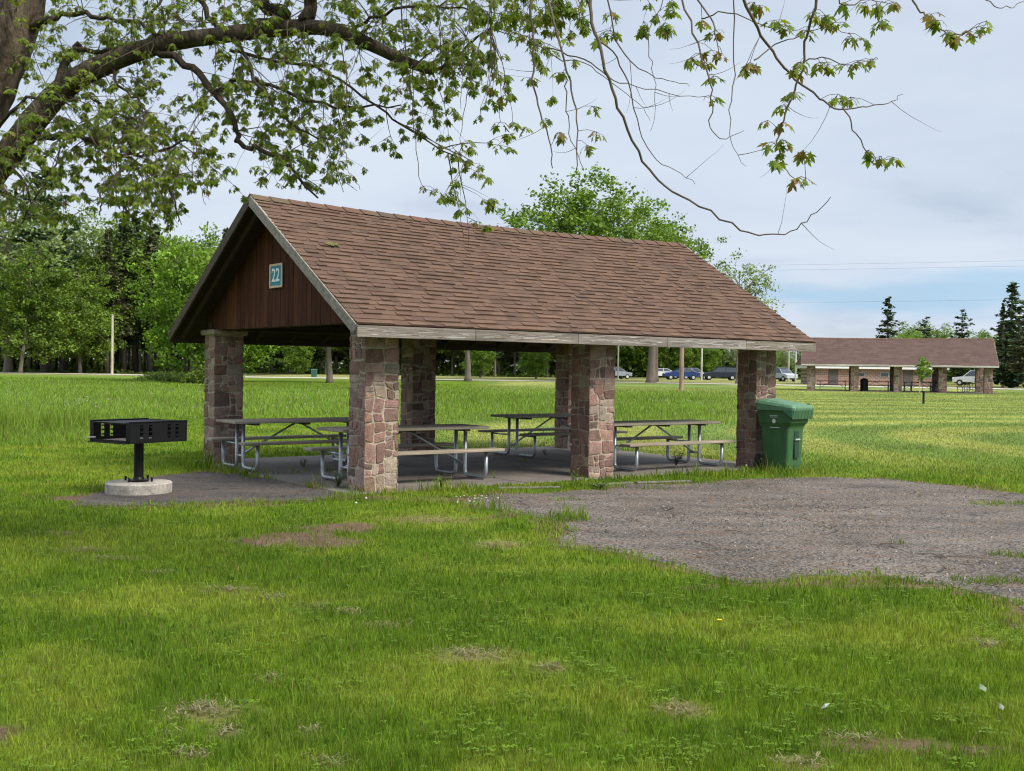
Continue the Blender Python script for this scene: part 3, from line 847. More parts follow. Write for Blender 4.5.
# ------------------------------------------------------------------ shelter
SHING = [(0.1264, 0.0762, 0.0527), (0.1208, 0.0727, 0.0507), (0.1334, 0.081, 0.0547), (0.1124, 0.0686, 0.0486), (0.1376, 0.0831, 0.056), (0.1013, 0.0631, 0.0466), (0.1236, 0.0776, 0.056)]
SHING_FAR = [(0.098, 0.062, 0.053), (0.095, 0.060, 0.052), (0.101, 0.064, 0.055)]
def make_shelter(name, loc, rz, L, W, cols_a, wx, wy, ez, rz_, ov, ovl, ovr, sag, tab, expo, near=True, left_sag=0):
    root = empty(name, loc, rz)
    for a in cols_a:
        for b in (0, W - wy):
            stone_column(root, a, b, wx, wy, 2.19, .86 if near else 1.5, cap=(near and a == 0 and b > 0))
    A0, A1 = -ovl, L + ovr
    slope = (rz_ - ez) / (W / 2 + ov)
    sl = math.hypot(W / 2 + ov, rz_ - ez)
    def surf(t, f, off=0.0, side=0):                  # t 0..1 along, f 0..1 eave to ridge
        a = A0 + (A1 - A0) * t
        z = ez + (rz_ - ez) * f - sag * math.sin(math.pi * t) * f
        bb = -ov + (W / 2 + ov) * f
        nz = (W / 2 + ov) / sl; nb = -(rz_ - ez) / sl
        bb += nb * off; z += nz * off
        if side: bb = W - bb
        return Vector((a, bb, z))
    # shingles, one mesh per slope
    for side in (0, 1):
        mb = MB()
        rows = int(sl / expo)
        for r in range(rows):
            f0 = r / rows; f1 = (r + 1.0) / rows
            t = -random.random() * tab * 2
            LL = A1 - A0
            x = 0.0
            while x < LL:
                w = random.uniform(.5, 1.4) * tab
                x1 = min(x + w, LL)
                hi = random.random() < 0.5
                off0 = (0.026 if hi else 0.014) if near else .010
                c = random.choice(SHING if near else SHING_FAR); k = random.uniform(.9, 1.1) * (1.0 if hi or not near else .9)
                c = tuple(q * k for q in c)
                fl = f0 - (0.0 if hi else 0.0); fh = f1
                T0, T1 = x / LL, x1 / LL
                dz = random.uniform(-.0015, .0015)
                p = [surf(T0, fl, off0 + dz, side), surf(T1, fl, off0 + dz, side), surf(T1, fh, 0.006, side), surf(T0, fh, 0.006, side),
                     surf(T0, fl, 0, side), surf(T1, fl, 0, side), surf(T1, fh, 0, side), surf(T0, fh, 0, side)]
                mb.add(p, [(0, 1, 2, 3), (4, 5, 1, 0), (7, 4, 0, 3), (5, 6, 2, 1)] if not side else [(3, 2, 1, 0), (0, 1, 5, 4), (3, 0, 4, 7), (1, 2, 6, 5)], c)
                x = x1
        mb.build('shingle_roof_slope', M_shingle, root)
    # ridge caps
    mb = MB(); LL = A1 - A0; x = 0
    while x < LL:
        x1 = min(x + 0.3, LL)
        c = tuple(q * random.uniform(.85, 1.05) for q in SHING[random.randrange(4)])
        q = [surf(x / LL, .955, .03), surf(x1 / LL, .955, .018), surf(x1 / LL, 1.0, .026), surf(x / LL, 1.0, .038), surf(x / LL, .955, .03, 1), surf(x1 / LL, .955, .018, 1)]
        q[2].y = q[3].y = W / 2
        mb.add(q, [(0, 1, 2, 3), (3, 2, 5, 4)], c); x = x1
    mb.build('ridge_cap', M_shingle, root)
    if near:
        mb = MB()
        for _ in range(70):
            p_ = surf(.072 + random.gauss(0, .005), .60 + random.gauss(0, .005), .03); r_ = random.uniform(.01, .03)
            mb.lathe(p_, [(r_, 0), (r_ * .8, r_ * .5), (r_ * .2, r_ * .7)], 6, col=random.choice([(.20, .19, .05), (.16, .17, .04), (.26, .22, .08)]))
        mb.build('moss_patch', M_leaf, root)
    # deck
    mb = MB(); K = 12
    for side in (0, 1):
        V = []
        for i in range(K + 1):
            t = i / K
            for (f, off) in ((0.004, -.002), (1, -.002), (1, -.055), (0.004, -.055)):
                p = surf(t, f, off, side); p.x = A0 + .03 + (A1 - A0 - .06) * t
                if f == 1: p.y = W / 2
                V.append(p)
        F = [(0, 1, 2, 3), (4 * K + 3, 4 * K + 2, 4 * K + 1, 4 * K)]
        for i in range(K):
            for k in range(4): F.append((4 * i + k, 4 * i + 4 + k, 4 * i + 4 + (k + 1) % 4, 4 * i + (k + 1) % 4))
        mb.add(V, F)
    # rafters
    nr = int(L / 0.6)
    for i in range(nr + 1):
        t = (0.02 + 0.96 * i / nr)
        for side in (0, 1):
            p = surf(t, .03, -.12, side); q = surf(t, .98, -.12, side); d = q - p
            rot = Matrix.Rotation(math.atan2(d.z, d.y), 3, 'X')
            mb.box((p + q) / 2, (0.045, d.length, 0.12), rot)
    mb.build('roof_deck', M_darkwood, root)
    # beams along the columns and ties across
    mb = MB()
    for b in (wy / 2, W - wy / 2):
        mb.box((L / 2, b, 2.25), (L - .02, 0.14, 0.12))
    for a in cols_a:
        mb.box((a + wx / 2 + .002, W / 2, 2.25), (0.12, W - wy - .1, 0.115))
    mb.build('roof_beam', M_darkwood, root)
    # fascia and rakes
    fc = [(0.205, 0.175, 0.15), (0.18, 0.155, 0.13), (0.225, 0.20, 0.175)]
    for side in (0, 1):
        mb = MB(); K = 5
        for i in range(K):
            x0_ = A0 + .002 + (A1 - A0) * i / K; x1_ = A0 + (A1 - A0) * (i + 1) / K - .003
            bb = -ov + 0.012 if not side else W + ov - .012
            mb.bbox(((x0_ + x1_) / 2, bb, ez - 0.085), (x1_ - x0_, 0.03, 0.145), .004, col=(.05, .035, .03) if side else (random.choice(fc) if near else (.5, .45, .4)))  # back fascia dark: under-roof shade put into its colour
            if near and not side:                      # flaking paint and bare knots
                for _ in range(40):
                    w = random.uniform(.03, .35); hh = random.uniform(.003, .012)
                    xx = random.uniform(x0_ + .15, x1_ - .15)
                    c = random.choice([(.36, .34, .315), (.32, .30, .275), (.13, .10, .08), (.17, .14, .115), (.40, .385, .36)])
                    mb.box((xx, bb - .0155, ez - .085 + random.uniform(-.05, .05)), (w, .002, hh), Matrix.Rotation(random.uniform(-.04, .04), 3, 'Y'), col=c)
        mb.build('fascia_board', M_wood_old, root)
    for ae in (A0 + .0, A1 - .0):
        for side in (0, 1):
            mb = MB()
            p = surf(0, 0.0, -.075, side); q = surf(0, 1.0, -.075, side); p.x = q.x = ae
            q.y = W / 2; d = q - p
            mid = (p + q) / 2
            rot = Matrix.Rotation(math.atan2(d.z, d.y), 3, 'X')
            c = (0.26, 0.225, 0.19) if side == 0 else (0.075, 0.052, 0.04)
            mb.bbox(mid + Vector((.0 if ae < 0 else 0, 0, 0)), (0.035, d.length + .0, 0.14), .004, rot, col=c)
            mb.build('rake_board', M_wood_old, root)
    # gable boards
    for ga in (0.06, L - 0.06):
        mb = MB()
        w = 0.14; b = 0.05
        while b < W - .06:
            b1 = min(b + w, W - .05)
            def zt(bb): return ez + slope * (ov + (bb if bb < W / 2 else W - bb)) - .075
            cc = random.choice([(0.075, 0.027, 0.015), (0.060, 0.022, 0.013), (0.088, 0.032, 0.018), (0.066, 0.026, 0.016)])
            y0, y1 = b + .004, b1 - .004
            tt = 0.02 + random.uniform(0, .006)
            z0 = 2.185 + random.uniform(-.004, .004)
            ys_ = [y0, y1] if not (y0 < W / 2 < y1) else [y0, W / 2, y1]
            prof = [(y0, z0), (y1, z0)] + [(yy, zt(yy)) for yy in reversed(ys_)]
            m = len(prof)
            mb.add([(ga - tt, p_[0], p_[1]) for p_ in prof] + [(ga, p_[0], p_[1]) for p_ in prof],
                   [tuple(reversed(range(m))), tuple(range(m, 2 * m))] + [(i, (i + 1) % m, m + (i + 1) % m, m + i) for i in range(m)], cc)
            b = b1
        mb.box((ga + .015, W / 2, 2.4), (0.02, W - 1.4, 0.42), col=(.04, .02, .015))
        mb.build('gable_boards', M_boards, root)
    return root

shelter = make_shelter('picnic_shelter', (X0, Y0, 0), TH, SL, SW, (0.0, 3.80, SL - .51), 0.51, 0.432, 2.133, 4.056, 0.511, 0.413, 0.399, 0.075, 0.19, 0.128)
tag(shelter, 'open picnic shelter with stone columns and brown shingle gable roof in the foreground', 'picnic shelter')

# sign on the gable
def text_part(txt, size, mat, parent, loc, rot, name='numerals', ext=.003):
    cu = bpy.data.curves.new(name, 'FONT'); cu.body = txt; cu.size = size; cu.extrude = ext; cu.align_x = 'CENTER'; cu.align_y = 'CENTER'; cu.offset = .004
    tmp = bpy.data.objects.new('tmp', cu); COL.objects.link(tmp)
    dg = bpy.context.evaluated_depsgraph_get(); me = bpy.data.meshes.new_from_object(tmp.evaluated_get(dg))
    bpy.data.objects.remove(tmp)
    me.materials.clear(); me.materials.append(mat); me.name = name
    at = me.attributes.new('Col', 'FLOAT_COLOR', 'FACE')
    at.data.foreach_set('color', np.ones(len(me.polygons) * 4, np.float32))
    o = bpy.data.objects.new(name, me); COL.objects.link(o); o.parent = parent; o.location = loc; o.rotation_euler = rot
    return o
sg = empty('number_sign', sh(0.02, 2.67, 2.93), TH)
mb = MB(); mb.bbox((0, 0, 0), (.02, .40, .33), .004, col=(.04, .24, .33)); mb.build('panel', M_plain, sg)
mb = MB()
for (y, z, dy_, dz_) in ((0, .16, .42, .035), (0, -.16, .42, .035), (-.195, 0, .035, .30), (.195, 0, .035, .30)):
    mb.bbox((-.006, y, z), (.024, dy_, dz_), .004, col=(.62, .55, .46) if dz_ > .1 else (.62, .46, .34))
mb.build('frame', M_plain, sg)
text_part('22', .27, mat_col('sign_white', (.8, .85, .88), .6, var=.1), sg, (-.013, 0, 0), (math.pi / 2, 0, -math.pi / 2))
tag(sg, 'blue number 22 sign in a pale frame nailed to the brown gable', 'sign')

# ------------------------------------------------------------------ picnic tables
def bend(pts, r=.09, k=5):
    out = [Vector(pts[0])]
    for i in range(1, len(pts) - 1):
        p = Vector(pts[i]); a = (Vector(pts[i - 1]) - p); b = (Vector(pts[i + 1]) - p)
        rr = min(r, a.length * .45, b.length * .45)
        a.normalize(); b.normalize()
        for j in range(k + 1):
            t = j / k
            out.append((p + a * rr).lerp(p, t).lerp(p.lerp(p + b * rr, t), t))
    out.append(Vector(pts[-1])); return out
def make_table(tint=1.0):
    t = empty('picnic_table')
    mb = MB()
    cs = [(.30, .25, .19), (.34, .28, .21), (.27, .225, .175), (.33, .29, .23)]
    for i in range(3):
        mb.bbox((random.uniform(-.01, .01), -.255 + i * .255, .745), (2.44, .247, .04), .006, col=tuple(q * tint for q in random.choice(cs)))
    for x in (-.85, 0, .85): mb.box((x, 0, .71), (.09, .70, .03), col=(.09, .075, .06))
    mb.build('tabletop', M_plank, t)
    for s in (-1, 1):
        mb = MB(); mb.bbox((0, s * .63, .44), (2.44, .25, .04), .006, col=tuple(q * tint for q in random.choice(cs)))
        mb.build('bench', M_plank, t)
    for x in (-.97, .97):
        mb = MB(); mb.smooth = True
        for s in (-1, 1):
            mb.tube(bend([(x, s * .12, .725), (x, s * .12, .045), (x, s * .60, .045), (x, s * .64, .12), (x, s * .64, .42)], .09), .028, 10)
        mb.tube([(x, -.12, .22), (x, .12, .22)], .02, 8)
        mb.tube([(x, -.66, .40), (x, -.12, .40)], .014, 6); mb.tube([(x, .12, .40), (x, .66, .40)], .014, 6)
        mb.build('end_frame', M_galv, t)
        mb = MB(); mb.smooth = True
        mb.tube([(x, 0, .22), (math.copysign(.06, x), 0, .70)], .016, 8)
        mb.build('brace', M_galv, t)
    return t
TB = [(0.90, 3.70, 0.0, 'weathered picnic table beside the far left stone column, legs visible'),
      (1.30, 1.12, 0.01, 'weathered picnic table partly hidden behind the nearest front stone column'),
      (6.28, 3.85, 0.01, 'dark picnic table at the back of the shelter beyond the middle column'),
      (6.06, 0.95, -0.01, 'weathered picnic table between the middle column and the green cart')]
proto_table = make_table()
for i, (a, b, r, lab) in enumerate(TB):
    t = proto_table if i == 0 else copy_tree(proto_table)
    t.location = sh(a, b, 0.006); t.rotation_euler = (0, 0, TH + r)
    tag(t, lab, 'picnic table', 'picnic tables under the main shelter')

# ------------------------------------------------------------------ grill
gr = empty('park_grill', (-4.66, 13.95, 0), math.radians(56))
mb = MB(); mb.lathe((0, 0, -.05), [(.40, 0), (.402, .17), (.39, .185), (.0001, .19)], 48); mb.v = [(p[0] * (1 + .012 * math.sin(7 * math.atan2(p[1], p[0]))), p[1], p[2]) for p in mb.v]
mb.build('concrete_footing', M_conc, gr)
mb = MB(); mb.tube([(0, 0, .15), (0, 0, .66)], .058, 20); mb.lathe((0, 0, .148), [(.13, 0), (.13, .012), (.075, .02), (.06, .05)], 20)
mb.build('post', M_black, gr)
mb = MB()
for k in range(4):
    mb = MB(); a = k * math.pi / 2 + .3; mb.lathe((.19 * math.cos(a), .19 * math.sin(a), .145), [(.014, 0), (.014, .05), (.008, .055)], 8)
    mb.build('anchor_bolt', M_black, gr)
GW, GD = .86, .76
mb = MB()
mb.box((0, 0, .65), (GW, GD, .012)); 
mb.box((GW / 2, 0, .775), (.008, GD, .25))            # right wall
def slotted(y, x0, x1, z0, z1, slots, ax='x'):
    """a steel wall with rack slots cut out, built of strips"""
    xs_ = [x0] + [q for s_ in slots for q in s_] + [x1]
    for i in range(0, len(xs_) - 1):
        a, b = xs_[i], xs_[i + 1]
        zz = [(z0, z1)] if i % 2 == 0 else [(z0, z0 + .05), (z1 - .035, z1)]
        for (p, q) in zz:
            c = ((a + b) / 2, y, (p + q) / 2); d = (b - a, .008, q - p)
            if ax == 'y': c = (c[1], c[0], c[2]); d = (d[1], d[0], d[2])
            mb.box(c, d)
        if i % 2 == 1:
            for k in range(3):
                zc = z0 + .05 + (z1 - z0 - .085) * (k + .5) / 3
                c = ((a + b) / 2 + .006, y, zc); d = (b - a - .012, .009, .018)
                if ax == 'y': c = (c[1], c[0], c[2]); d = (d[1], d[0], d[2])
                mb.box(c, d)
SL_ = [(-.28, -.23), (-.15, -.10), (.13, .18), (.25, .30)]
slotted(-GD / 2, -GW / 2, GW / 2, .65, .90, SL_)
slotted(GD / 2, -GW / 2, GW / 2, .65, .90, SL_)
# open front on the left with a low lip and corner flanges
mb.box((-GW / 2, 0, .665), (.008, GD, .03)); mb.box((-GW / 2, -GD / 2 + .03, .775), (.008, .06, .25)); mb.box((-GW / 2, GD / 2 - .03, .775), (.008, .06, .25))
mb.box((-GW / 2 - .02, 0, .645), (.06, GD * .96, .01))
for s in (-1, 1): mb.box((0, s * GD / 2, .905), (GW, .03, .008))
mb.build('firebox', M_black, gr)
mb = MB()
for k in range(34):
    y = -GD / 2 + .03 + k * (GD - .06) / 33
    mb.tube([(-GW / 2 + .01, y, .885), (GW / 2 - .01, y, .885)], .006, 5)
for x in (-.4, -.13, .13, .4): mb.tube([(x, -GD / 2 + .02, .876), (x, GD / 2 - .02, .876)], .007, 5)
mb.build('cooking_grate', M_black, gr)
mb = MB(); mb.box((0, 0, .66), (GW * .95, GD * .95, .006)); mb.build('ash_bed', M_ash, gr)
mb = MB(); mb.tube([(-GW / 2 - .0, GD / 2 - .1, .70), (-GW / 2 - .12, GD / 2 - .1, .70)], .008, 8); mb.build('handle', M_galv, gr)
tag(gr, 'black steel charcoal grill on a post set in a round concrete footing', 'grill')

# ------------------------------------------------------------------ wheeled cart
GC = [(.036, .105, .038), (.04, .118, .042)]
ct = empty('wheeled_trash_cart', (4.52, 18.5, 0), math.radians(-44))
ct.scale = (.86, .86, 1)
mb = MB()
def ring(xb, xf, w, z, r=.05, n=4):
    """rounded rectangle from x=xb (back) to xf (front), half width w"""
    pts = []
    for (cx, cy_, a0) in ((xf - r, w - r, 0), (xb + r, w - r, 90), (xb + r, -w + r, 180), (xf - r, -w + r, 270)):
        for k in range(n + 1):
            a = math.radians(a0 + 90 * k / n); pts.append(Vector((cx + r * math.cos(a), cy_ + r * math.sin(a), z)))
    return pts
def loft(mb, rings, col=None, cap=True):
    m = len(rings[0]); V = [p for r in rings for p in r]; F = []
    for i in range(len(rings) - 1):
        for k in range(m): F.append((i * m + k, i * m + (k + 1) % m, (i + 1) * m + (k + 1) % m, (i + 1) * m + k))
    if cap: F.append(tuple(reversed(range(m)))); F.append(tuple((len(rings) - 1) * m + k for k in range(m)))
    mb.add(V, F, col)
loft(mb, [ring(-.26, .24, .25, .03), ring(-.30, .25, .265, .10), ring(-.335, .275, .29, .70), ring(-.36, .285, .30, .735), ring(-.375, .345, .335, .80), ring(-.385, .36, .345, .98), ring(-.40, .385, .36, 1.0), ring(-.40, .385, .36, 1.025)], GC[0])
bodyo = mb.build('body', M_green, ct)
mb = MB()                                             # front recess as a raised block, its shade put into the dark green
mb.box((.268, .0, .44), (.04, .17, .44), Matrix.Rotation(-.045, 3, 'Y') , col=(.012, .04, .022))
mb.build('recess_shade_block', M_green, bodyo)
mb = MB(); mb.tube([(.302, -.085, .52), (.302, .085, .52)], .014, 8, col=(.35, .42, .36)); mb.build('catch_bar', M_green, bodyo)
mb = MB(); rl = ring(-.42, .43, .385, 0, .07)
def lidz(x): return 1.04 + .055 * max(0, (.05 - x) / .45 + .6) if x < .15 else 1.04 + .055 * max(0, (-.1) / .45 + .6) * (1 - (x - .15) * 1.3)
r0 = [Vector((p.x, p.y, 1.0)) for p in rl]; r1 = [Vector((p.x, p.y, lidz(p.x) - .01)) for p in rl]
r2 = [Vector((p.x * .95, p.y * .93, lidz(p.x) + .03)) for p in rl]; r3 = [Vector((p.x * .72, p.y * .66, lidz(p.x) + .055)) for p in rl]
loft(mb, [r0, r1, r2, r3], (.085, .185, .105))
mb.bbox((.35, .30, 1.10), (.05, .06, .03), .008, col=(.03, .08, .04))
# downturned ribbed flap over the front
V0 = [Vector((.43, y, 1.02)) for y in np.linspace(-.36, .36, 13)]
for k in range(12):
    y0_, y1_ = V0[k].y, V0[k + 1].y
    zz = .86
    mb.bbox((.40, (y0_ + y1_) / 2, (1.03 + zz) / 2), (.03 + .012 * (k % 2), y1_ - y0_ - .001, 1.03 - zz), .004, Matrix.Rotation(.16, 3, 'Y'), col=(.042, .112, .048))
for s in (-1, 1):
    mb.add([(.40, s * .372, 1.02), (.14, s * .372, 1.02), (.40, s * .372, .87), (.40, s * .36, 1.02), (.14, s * .36, 1.02), (.40, s * .36, .87)], [(0, 1, 2), (3, 5, 4), (0, 2, 5, 3), (1, 4, 5, 2)], (.055, .18, .09))
mb.build('lid', M_green, ct)
mb = MB(); mb.tube([(-.44, -.30, 1.0), (-.47, -.26, 1.02), (-.47, .26, 1.02), (-.44, .30, 1.0)], .016, 8, col=GC[0]); mb.build('handle', M_green, ct)
for s in (-1, 1):
    mb = MB(); mb.smooth = False
    rotx = Matrix.Rotation(math.pi / 2, 3, 'X')
    b0 = len(mb.v)
    mb.lathe((0, 0, 0), [(.07, -.03), (.125, -.03), (.135, -.02), (.135, .02), (.125, .03), (.07, .03)], 24)
    mb.v = [tuple(rotx @ Vector(p) + Vector((-.33, s * .27 - s * 0.0, .135))) for p in mb.v]
    w = mb.build('wheel', M_rubber, ct)
# side marking: pale emblem with a line of lettering above and below (too small to read in the photograph)
wm = (.55, .62, .56)
mk = MB()
for (x, z, w_, h_) in [(-.10 + i * .022, .91, .014, .016) for i in range(8)] + [(-.09 + i * .02, .885, .012, .008) for i in range(8)]: mk.box((x, -.342, z), (w_, .004, h_), col=wm)
mk.build('printed_lettering', M_plain, ct)
mk = MB()
for (x, z, w_, h_) in [(-.10 + i * .022, .905 - .19, .014, .012) for i in range(9)]: mk.box((x, -.300, z), (w_, .06, h_), col=wm)
mk.build('printed_lettering', M_plain, ct)
mk = MB(); mk.v = []
rx_ = Matrix.Rotation(math.pi / 2, 3, 'X')
mk.lathe((0, 0, 0), [(.012, 0), (.038, 0), (.038, .004), (.012, .004)], 14, col=wm); mk.v = [tuple(rx_ @ Vector(p_) + Vector((-.015, -.339, .82))) for p_ in mk.v]
mk.build('printed_emblem', M_plain, ct)
tag(ct, 'green plastic wheeled trash cart with ribbed lid beside the right stone column', 'trash cart')

# ------------------------------------------------------------------ overhanging maple
mt = empty('maple_tree', (-6.1, 9.6, 0))
ML = Vector((-6.1, 9.6, 0))
TR, BR, TW = MB(), MB(), MB()
TR.smooth = BR.smooth = TW.smooth = True
def cr_spline(pts, sub=5):
    P = [Vector(p) for p in pts]; out = []
    for i in range(len(P) - 1):
        p0 = P[max(i - 1, 0)]; p1 = P[i]; p2 = P[i + 1]; p3 = P[min(i + 2, len(P) - 1)]
        for j in range(sub):
            t = j / sub
            out.append(.5 * ((2 * p1) + (p2 - p0) * t + (2 * p0 - 5 * p1 + 4 * p2 - p3) * t * t + (3 * p1 - p0 - 3 * p2 + p3) * t ** 3))
    out.append(P[-1]); return out
def limb(mb, pts, sub=5, n=10, wob=.05, jit=0.0):
    """pts: (px, py, depth, radius)"""
    P = [atd(p[0], p[1], p[2]) for p in pts]
    S = cr_spline(P, sub); R = []
    for i in range(len(P) - 1):
        for j in range(sub): R.append(pts[i][3] + (pts[i + 1][3] - pts[i][3]) * j / sub)
    R.append(pts[-1][3])
    if jit: S = [s_ + Vector([random.uniform(-jit, jit) for _ in range(3)]) if 0 < i < len(S) - 1 else s_ for i, s_ in enumerate(S)]
    mb.tube([s_ - ML for s_ in S], R, n, wob=wob)
    return S, R
# trunk from the ground, fork low, second stem rising into the frame
base = ML.copy(); fork = atd(-118, 285, 9.5)
TR.tube([p - ML for p in cr_spline([base, base + Vector((.05, 0, .25)), base.lerp(fork, .45) + Vector((.02, 0, 0)), fork], 6)], [.55, .47, .42, .39, .37, .36, .35, .345, .34, .335, .33, .33, .32, .32, .31, .30, .29, .28, .27], 18, wob=.04)
stem, _ = limb(TR, [(-118, 285, 9.5, .26), (-75, 200, 9.6, .25), (-30, 120, 9.7, .24), (8, 40, 9.8, .22), (26, -20, 9.9, .20), (48, -110, 10.0, .18), (60, -260, 10.1, .12), (90, -400, 10.1, .06)], 5, 16)
mainl, mR = limb(TR, [(-118, 292, 9.45, .22), (-60, 230, 9.4, .16), (0, 164, 9.3, .115), (40, 113, 9.2, .10), (72, 82, 9.1, .092), (115, 60, 9.0, .080), (165, 44, 8.9, .070), (215, 36, 8.8, .064), (265, 30, 8.7, .062), (310, 27, 8.6, .058), (345, 33, 8.5, .052), (385, 52, 8.4, .044), (415, 65, 8.3, .038), (434, 71, 8.28, .030)], 5, 14)
BRS = []
def br(pts, jit=.02, n=7): 
    pts = [(p[0], p[1], p[2], p[3] * (.8 if p[3] < .05 else 1)) for p in pts]
    S, R = limb(BR, pts, 4, n, .06, jit); BRS.append((S, R)); return S
br([(156, 50, 8.9, .04), (192, 69, 8.8, .036), (215, 92, 8.7, .032), (234, 122, 8.6, .028), (241, 144, 8.6, .024), (262, 150, 8.5, .022), (290, 168, 8.4, .016), (318, 198, 8.3, .008)])
br([(215, 92, 8.7, .022), (240, 80, 8.7, .020), (261, 83, 8.6, .018), (305, 99, 8.5, .015), (344, 108, 8.4, .012), (401, 105, 8.2, .006)])
br([(230, 50, 8.75, .018), (250, 56, 8.7, .016), (313, 68, 8.5, .014), (365, 96, 8.3, .011), (406, 127, 8.2, .009), (470, 166, 8.1, .004)])
br([(37, 137, 9.2, .035), (60, 136, 9.0, .032), (85, 137, 8.9, .028), (105, 146, 8.8, .026), (122, 156, 8.7, .02), (160, 150, 8.7, .014), (200, 138, 8.6, .006)])
br([(122, 156, 8.7, .016), (150, 172, 8.6, .013), (170, 195, 8.5, .01), (178, 222, 8.5, .005)])
br([(30, 30, 9.8, .05), (48, 18, 9.6, .03), (75, 12, 9.4, .027), (110, 19, 9.2, .022), (140, 25, 9.0, .018), (160, 35, 8.9, .014)])
br([(56, 100, 9.2, .055), (66, 66, 9.25, .045), (80, 44, 9.3, .04)])
br([(70, 52, 9.2, .03), (95, 50, 9.1, .024), (120, 48, 9.0, .02)])
br([(85, 95, 9.1, .02), (103, 108, 9.0, .016), (118, 125, 9.0, .012), (100, 140, 8.9, .006)])
br([(255, 28, 8.7, .06), (285, 16, 8.7, .055), (262, 2, 8.7, .05), (240, -40, 8.8, .04), (200, -120, 8.9, .03)])
br([(306, 22, 8.6, .06), (310, 0, 8.6, .05), (320, -50, 8.5, .04), (360, -120, 8.2, .035)])
br([(222, 34, 8.8, .03), (205, 10, 8.9, .026), (190, -15, 8.9, .022), (160, -60, 9, .016)])
br([(235, 38, 8.7, .022), (245, 60, 8.6, .018), (268, 100, 8.4, .014), (300, 130, 8.3, .01), (330, 140, 8.2, .005)])
br([(350, 34, 8.5, .02), (372, 20, 8.4, .016), (420, 5, 8.2, .012), (470, 10, 8.0, .007)])
br([(434, 70, 8.28, .02), (455, 55, 8.2, .013), (475, 40, 8.1, .010), (492, 25, 8.0, .006)])
br([(160, 44, 8.9, .02), (150, 20, 8.9, .016), (170, -10, 8.9, .012)])
br([(0, 150, 9.3, .02), (20, 175, 9.1, .015), (30, 200, 9.0, .01), (20, 225, 9.0, .005)])
br([(-60, 180, 9.5, .03), (-20, 150, 9.0, .025), (20, 105, 8.7, .018), (50, 95, 8.6, .012), (75, 110, 8.5, .006)])
br([(110, 60, 9.0, .018), (120, 85, 8.9, .014), (138, 100, 8.8, .010), (150, 125, 8.8, .006)])
br([(34, 200, 9.1, .010), (55, 165, 9.0, .008), (60, 140, 9.0, .008)], .01)
# high limbs above the frame that carry the hanging twigs
br([(48, -110, 10.0, .12), (160, -170, 9.4, .10), (320, -150, 8.4, .085), (480, -110, 7.3, .07), (600, -95, 6.6, .055), (760, -90, 6.0, .04), (900, -70, 5.8, .025), (1010, -20, 5.7, .012)], .02, 10)
br([(320, -150, 8.4, .06), (400, -60, 7.9, .045), (480, -35, 7.4, .035), (560, -30, 6.9, .026), (640, -25, 6.6, .016)], .02, 9)
br([(60, -260, 10.1, .10), (200, -320, 9.6, .08), (420, -300, 8.6, .06), (650, -260, 7.6, .04), (850, -200, 7, .02)], .03, 9)
# leaves
LV = []; LF = []; LCol = []
def leaf_template():
    # half outlines of a deeply lobed maple leaf, unit length, base at origin, tip along +y
    half = [(0, 0), (.10, .02), (.36, -.06), (.26, .12), (.20, .22), (.42, .34), (.58, .62), (.38, .56), (.18, .44), (.22, .64), (.12, .82), (0, 1.0)]
    return half
HALF = leaf_template()
def add_leaf(p, d, up, size, col):
    d = d.normalized(); s_ = d.cross(up)
    if s_.length < 1e-4: s_ = Vector((1, 0, 0))
    s_.normalize(); nn = s_.cross(d).normalized()
    fold = random.uniform(.1, .55); curl = random.uniform(-.1, .45)
    wd = random.uniform(.75, 1.05)
    b = len(LV); m = len(HALF)
    for sg_ in (1, -1):
        for (x, y) in HALF:
            if sg_ < 0 and x == 0: continue
            q = p + (d * y + s_ * x * sg_ * wd - nn * (abs(x) * fold + curl * y * y)) * size
            LV.append((q.x - ML.x, q.y - ML.y, q.z - ML.z))
    # right half indexes 0..m-1 ; left half has m-2 verts between base and tip
    LF.append(tuple(b + i for i in range(m)))
    left = [b] + [b + m + i for i in range(m - 2)] + [b + m - 1]
    LF.append(tuple(reversed(left)))
    LCol.extend([col, col])
LGREEN = [(.14, .215, .024), (.17, .24, .03), (.10, .17, .02), (.19, .245, .035), (.20, .24, .04), (.15, .205, .025)]
def cluster(p, dirv, n=6, size=.058, bronze=0.03):
    dlim = (2.72 if p.x < -2.6 else 2.95)
    if p.z < dlim and p.x < -.9: return
    if p.z < 2.68 and p.x < .35: return
    size *= random.uniform(.58, .84); n = n + random.choice((1, 2, 3))
    if p.x < -.2: size *= .72; n += 2
    for i in range(n):
        a = random.uniform(0, 2 * math.pi)
        d = Vector((math.cos(a), math.sin(a), random.uniform(-1.1, .15))) + dirv * .6
        d.normalize()
        st_len = random.uniform(.012, .045)
        q = p + d * st_len
        TWl.tube([p - ML, q - ML], .0012, 3, cap=False)
        c = random.choice(LGREEN) if random.random() > bronze else (.20, .15, .05)
        k = random.uniform(.75, 1.25); c = (c[0] * k, c[1] * k, c[2] * k)
        dd = (d + Vector((0, 0, random.uniform(-.9, -.1)))).normalized()
        add_leaf(q, dd, Vector((random.uniform(-.4, .4), random.uniform(-.4, .4), 1)), size * random.uniform(.6, 1.2), c)
TWl = MB()
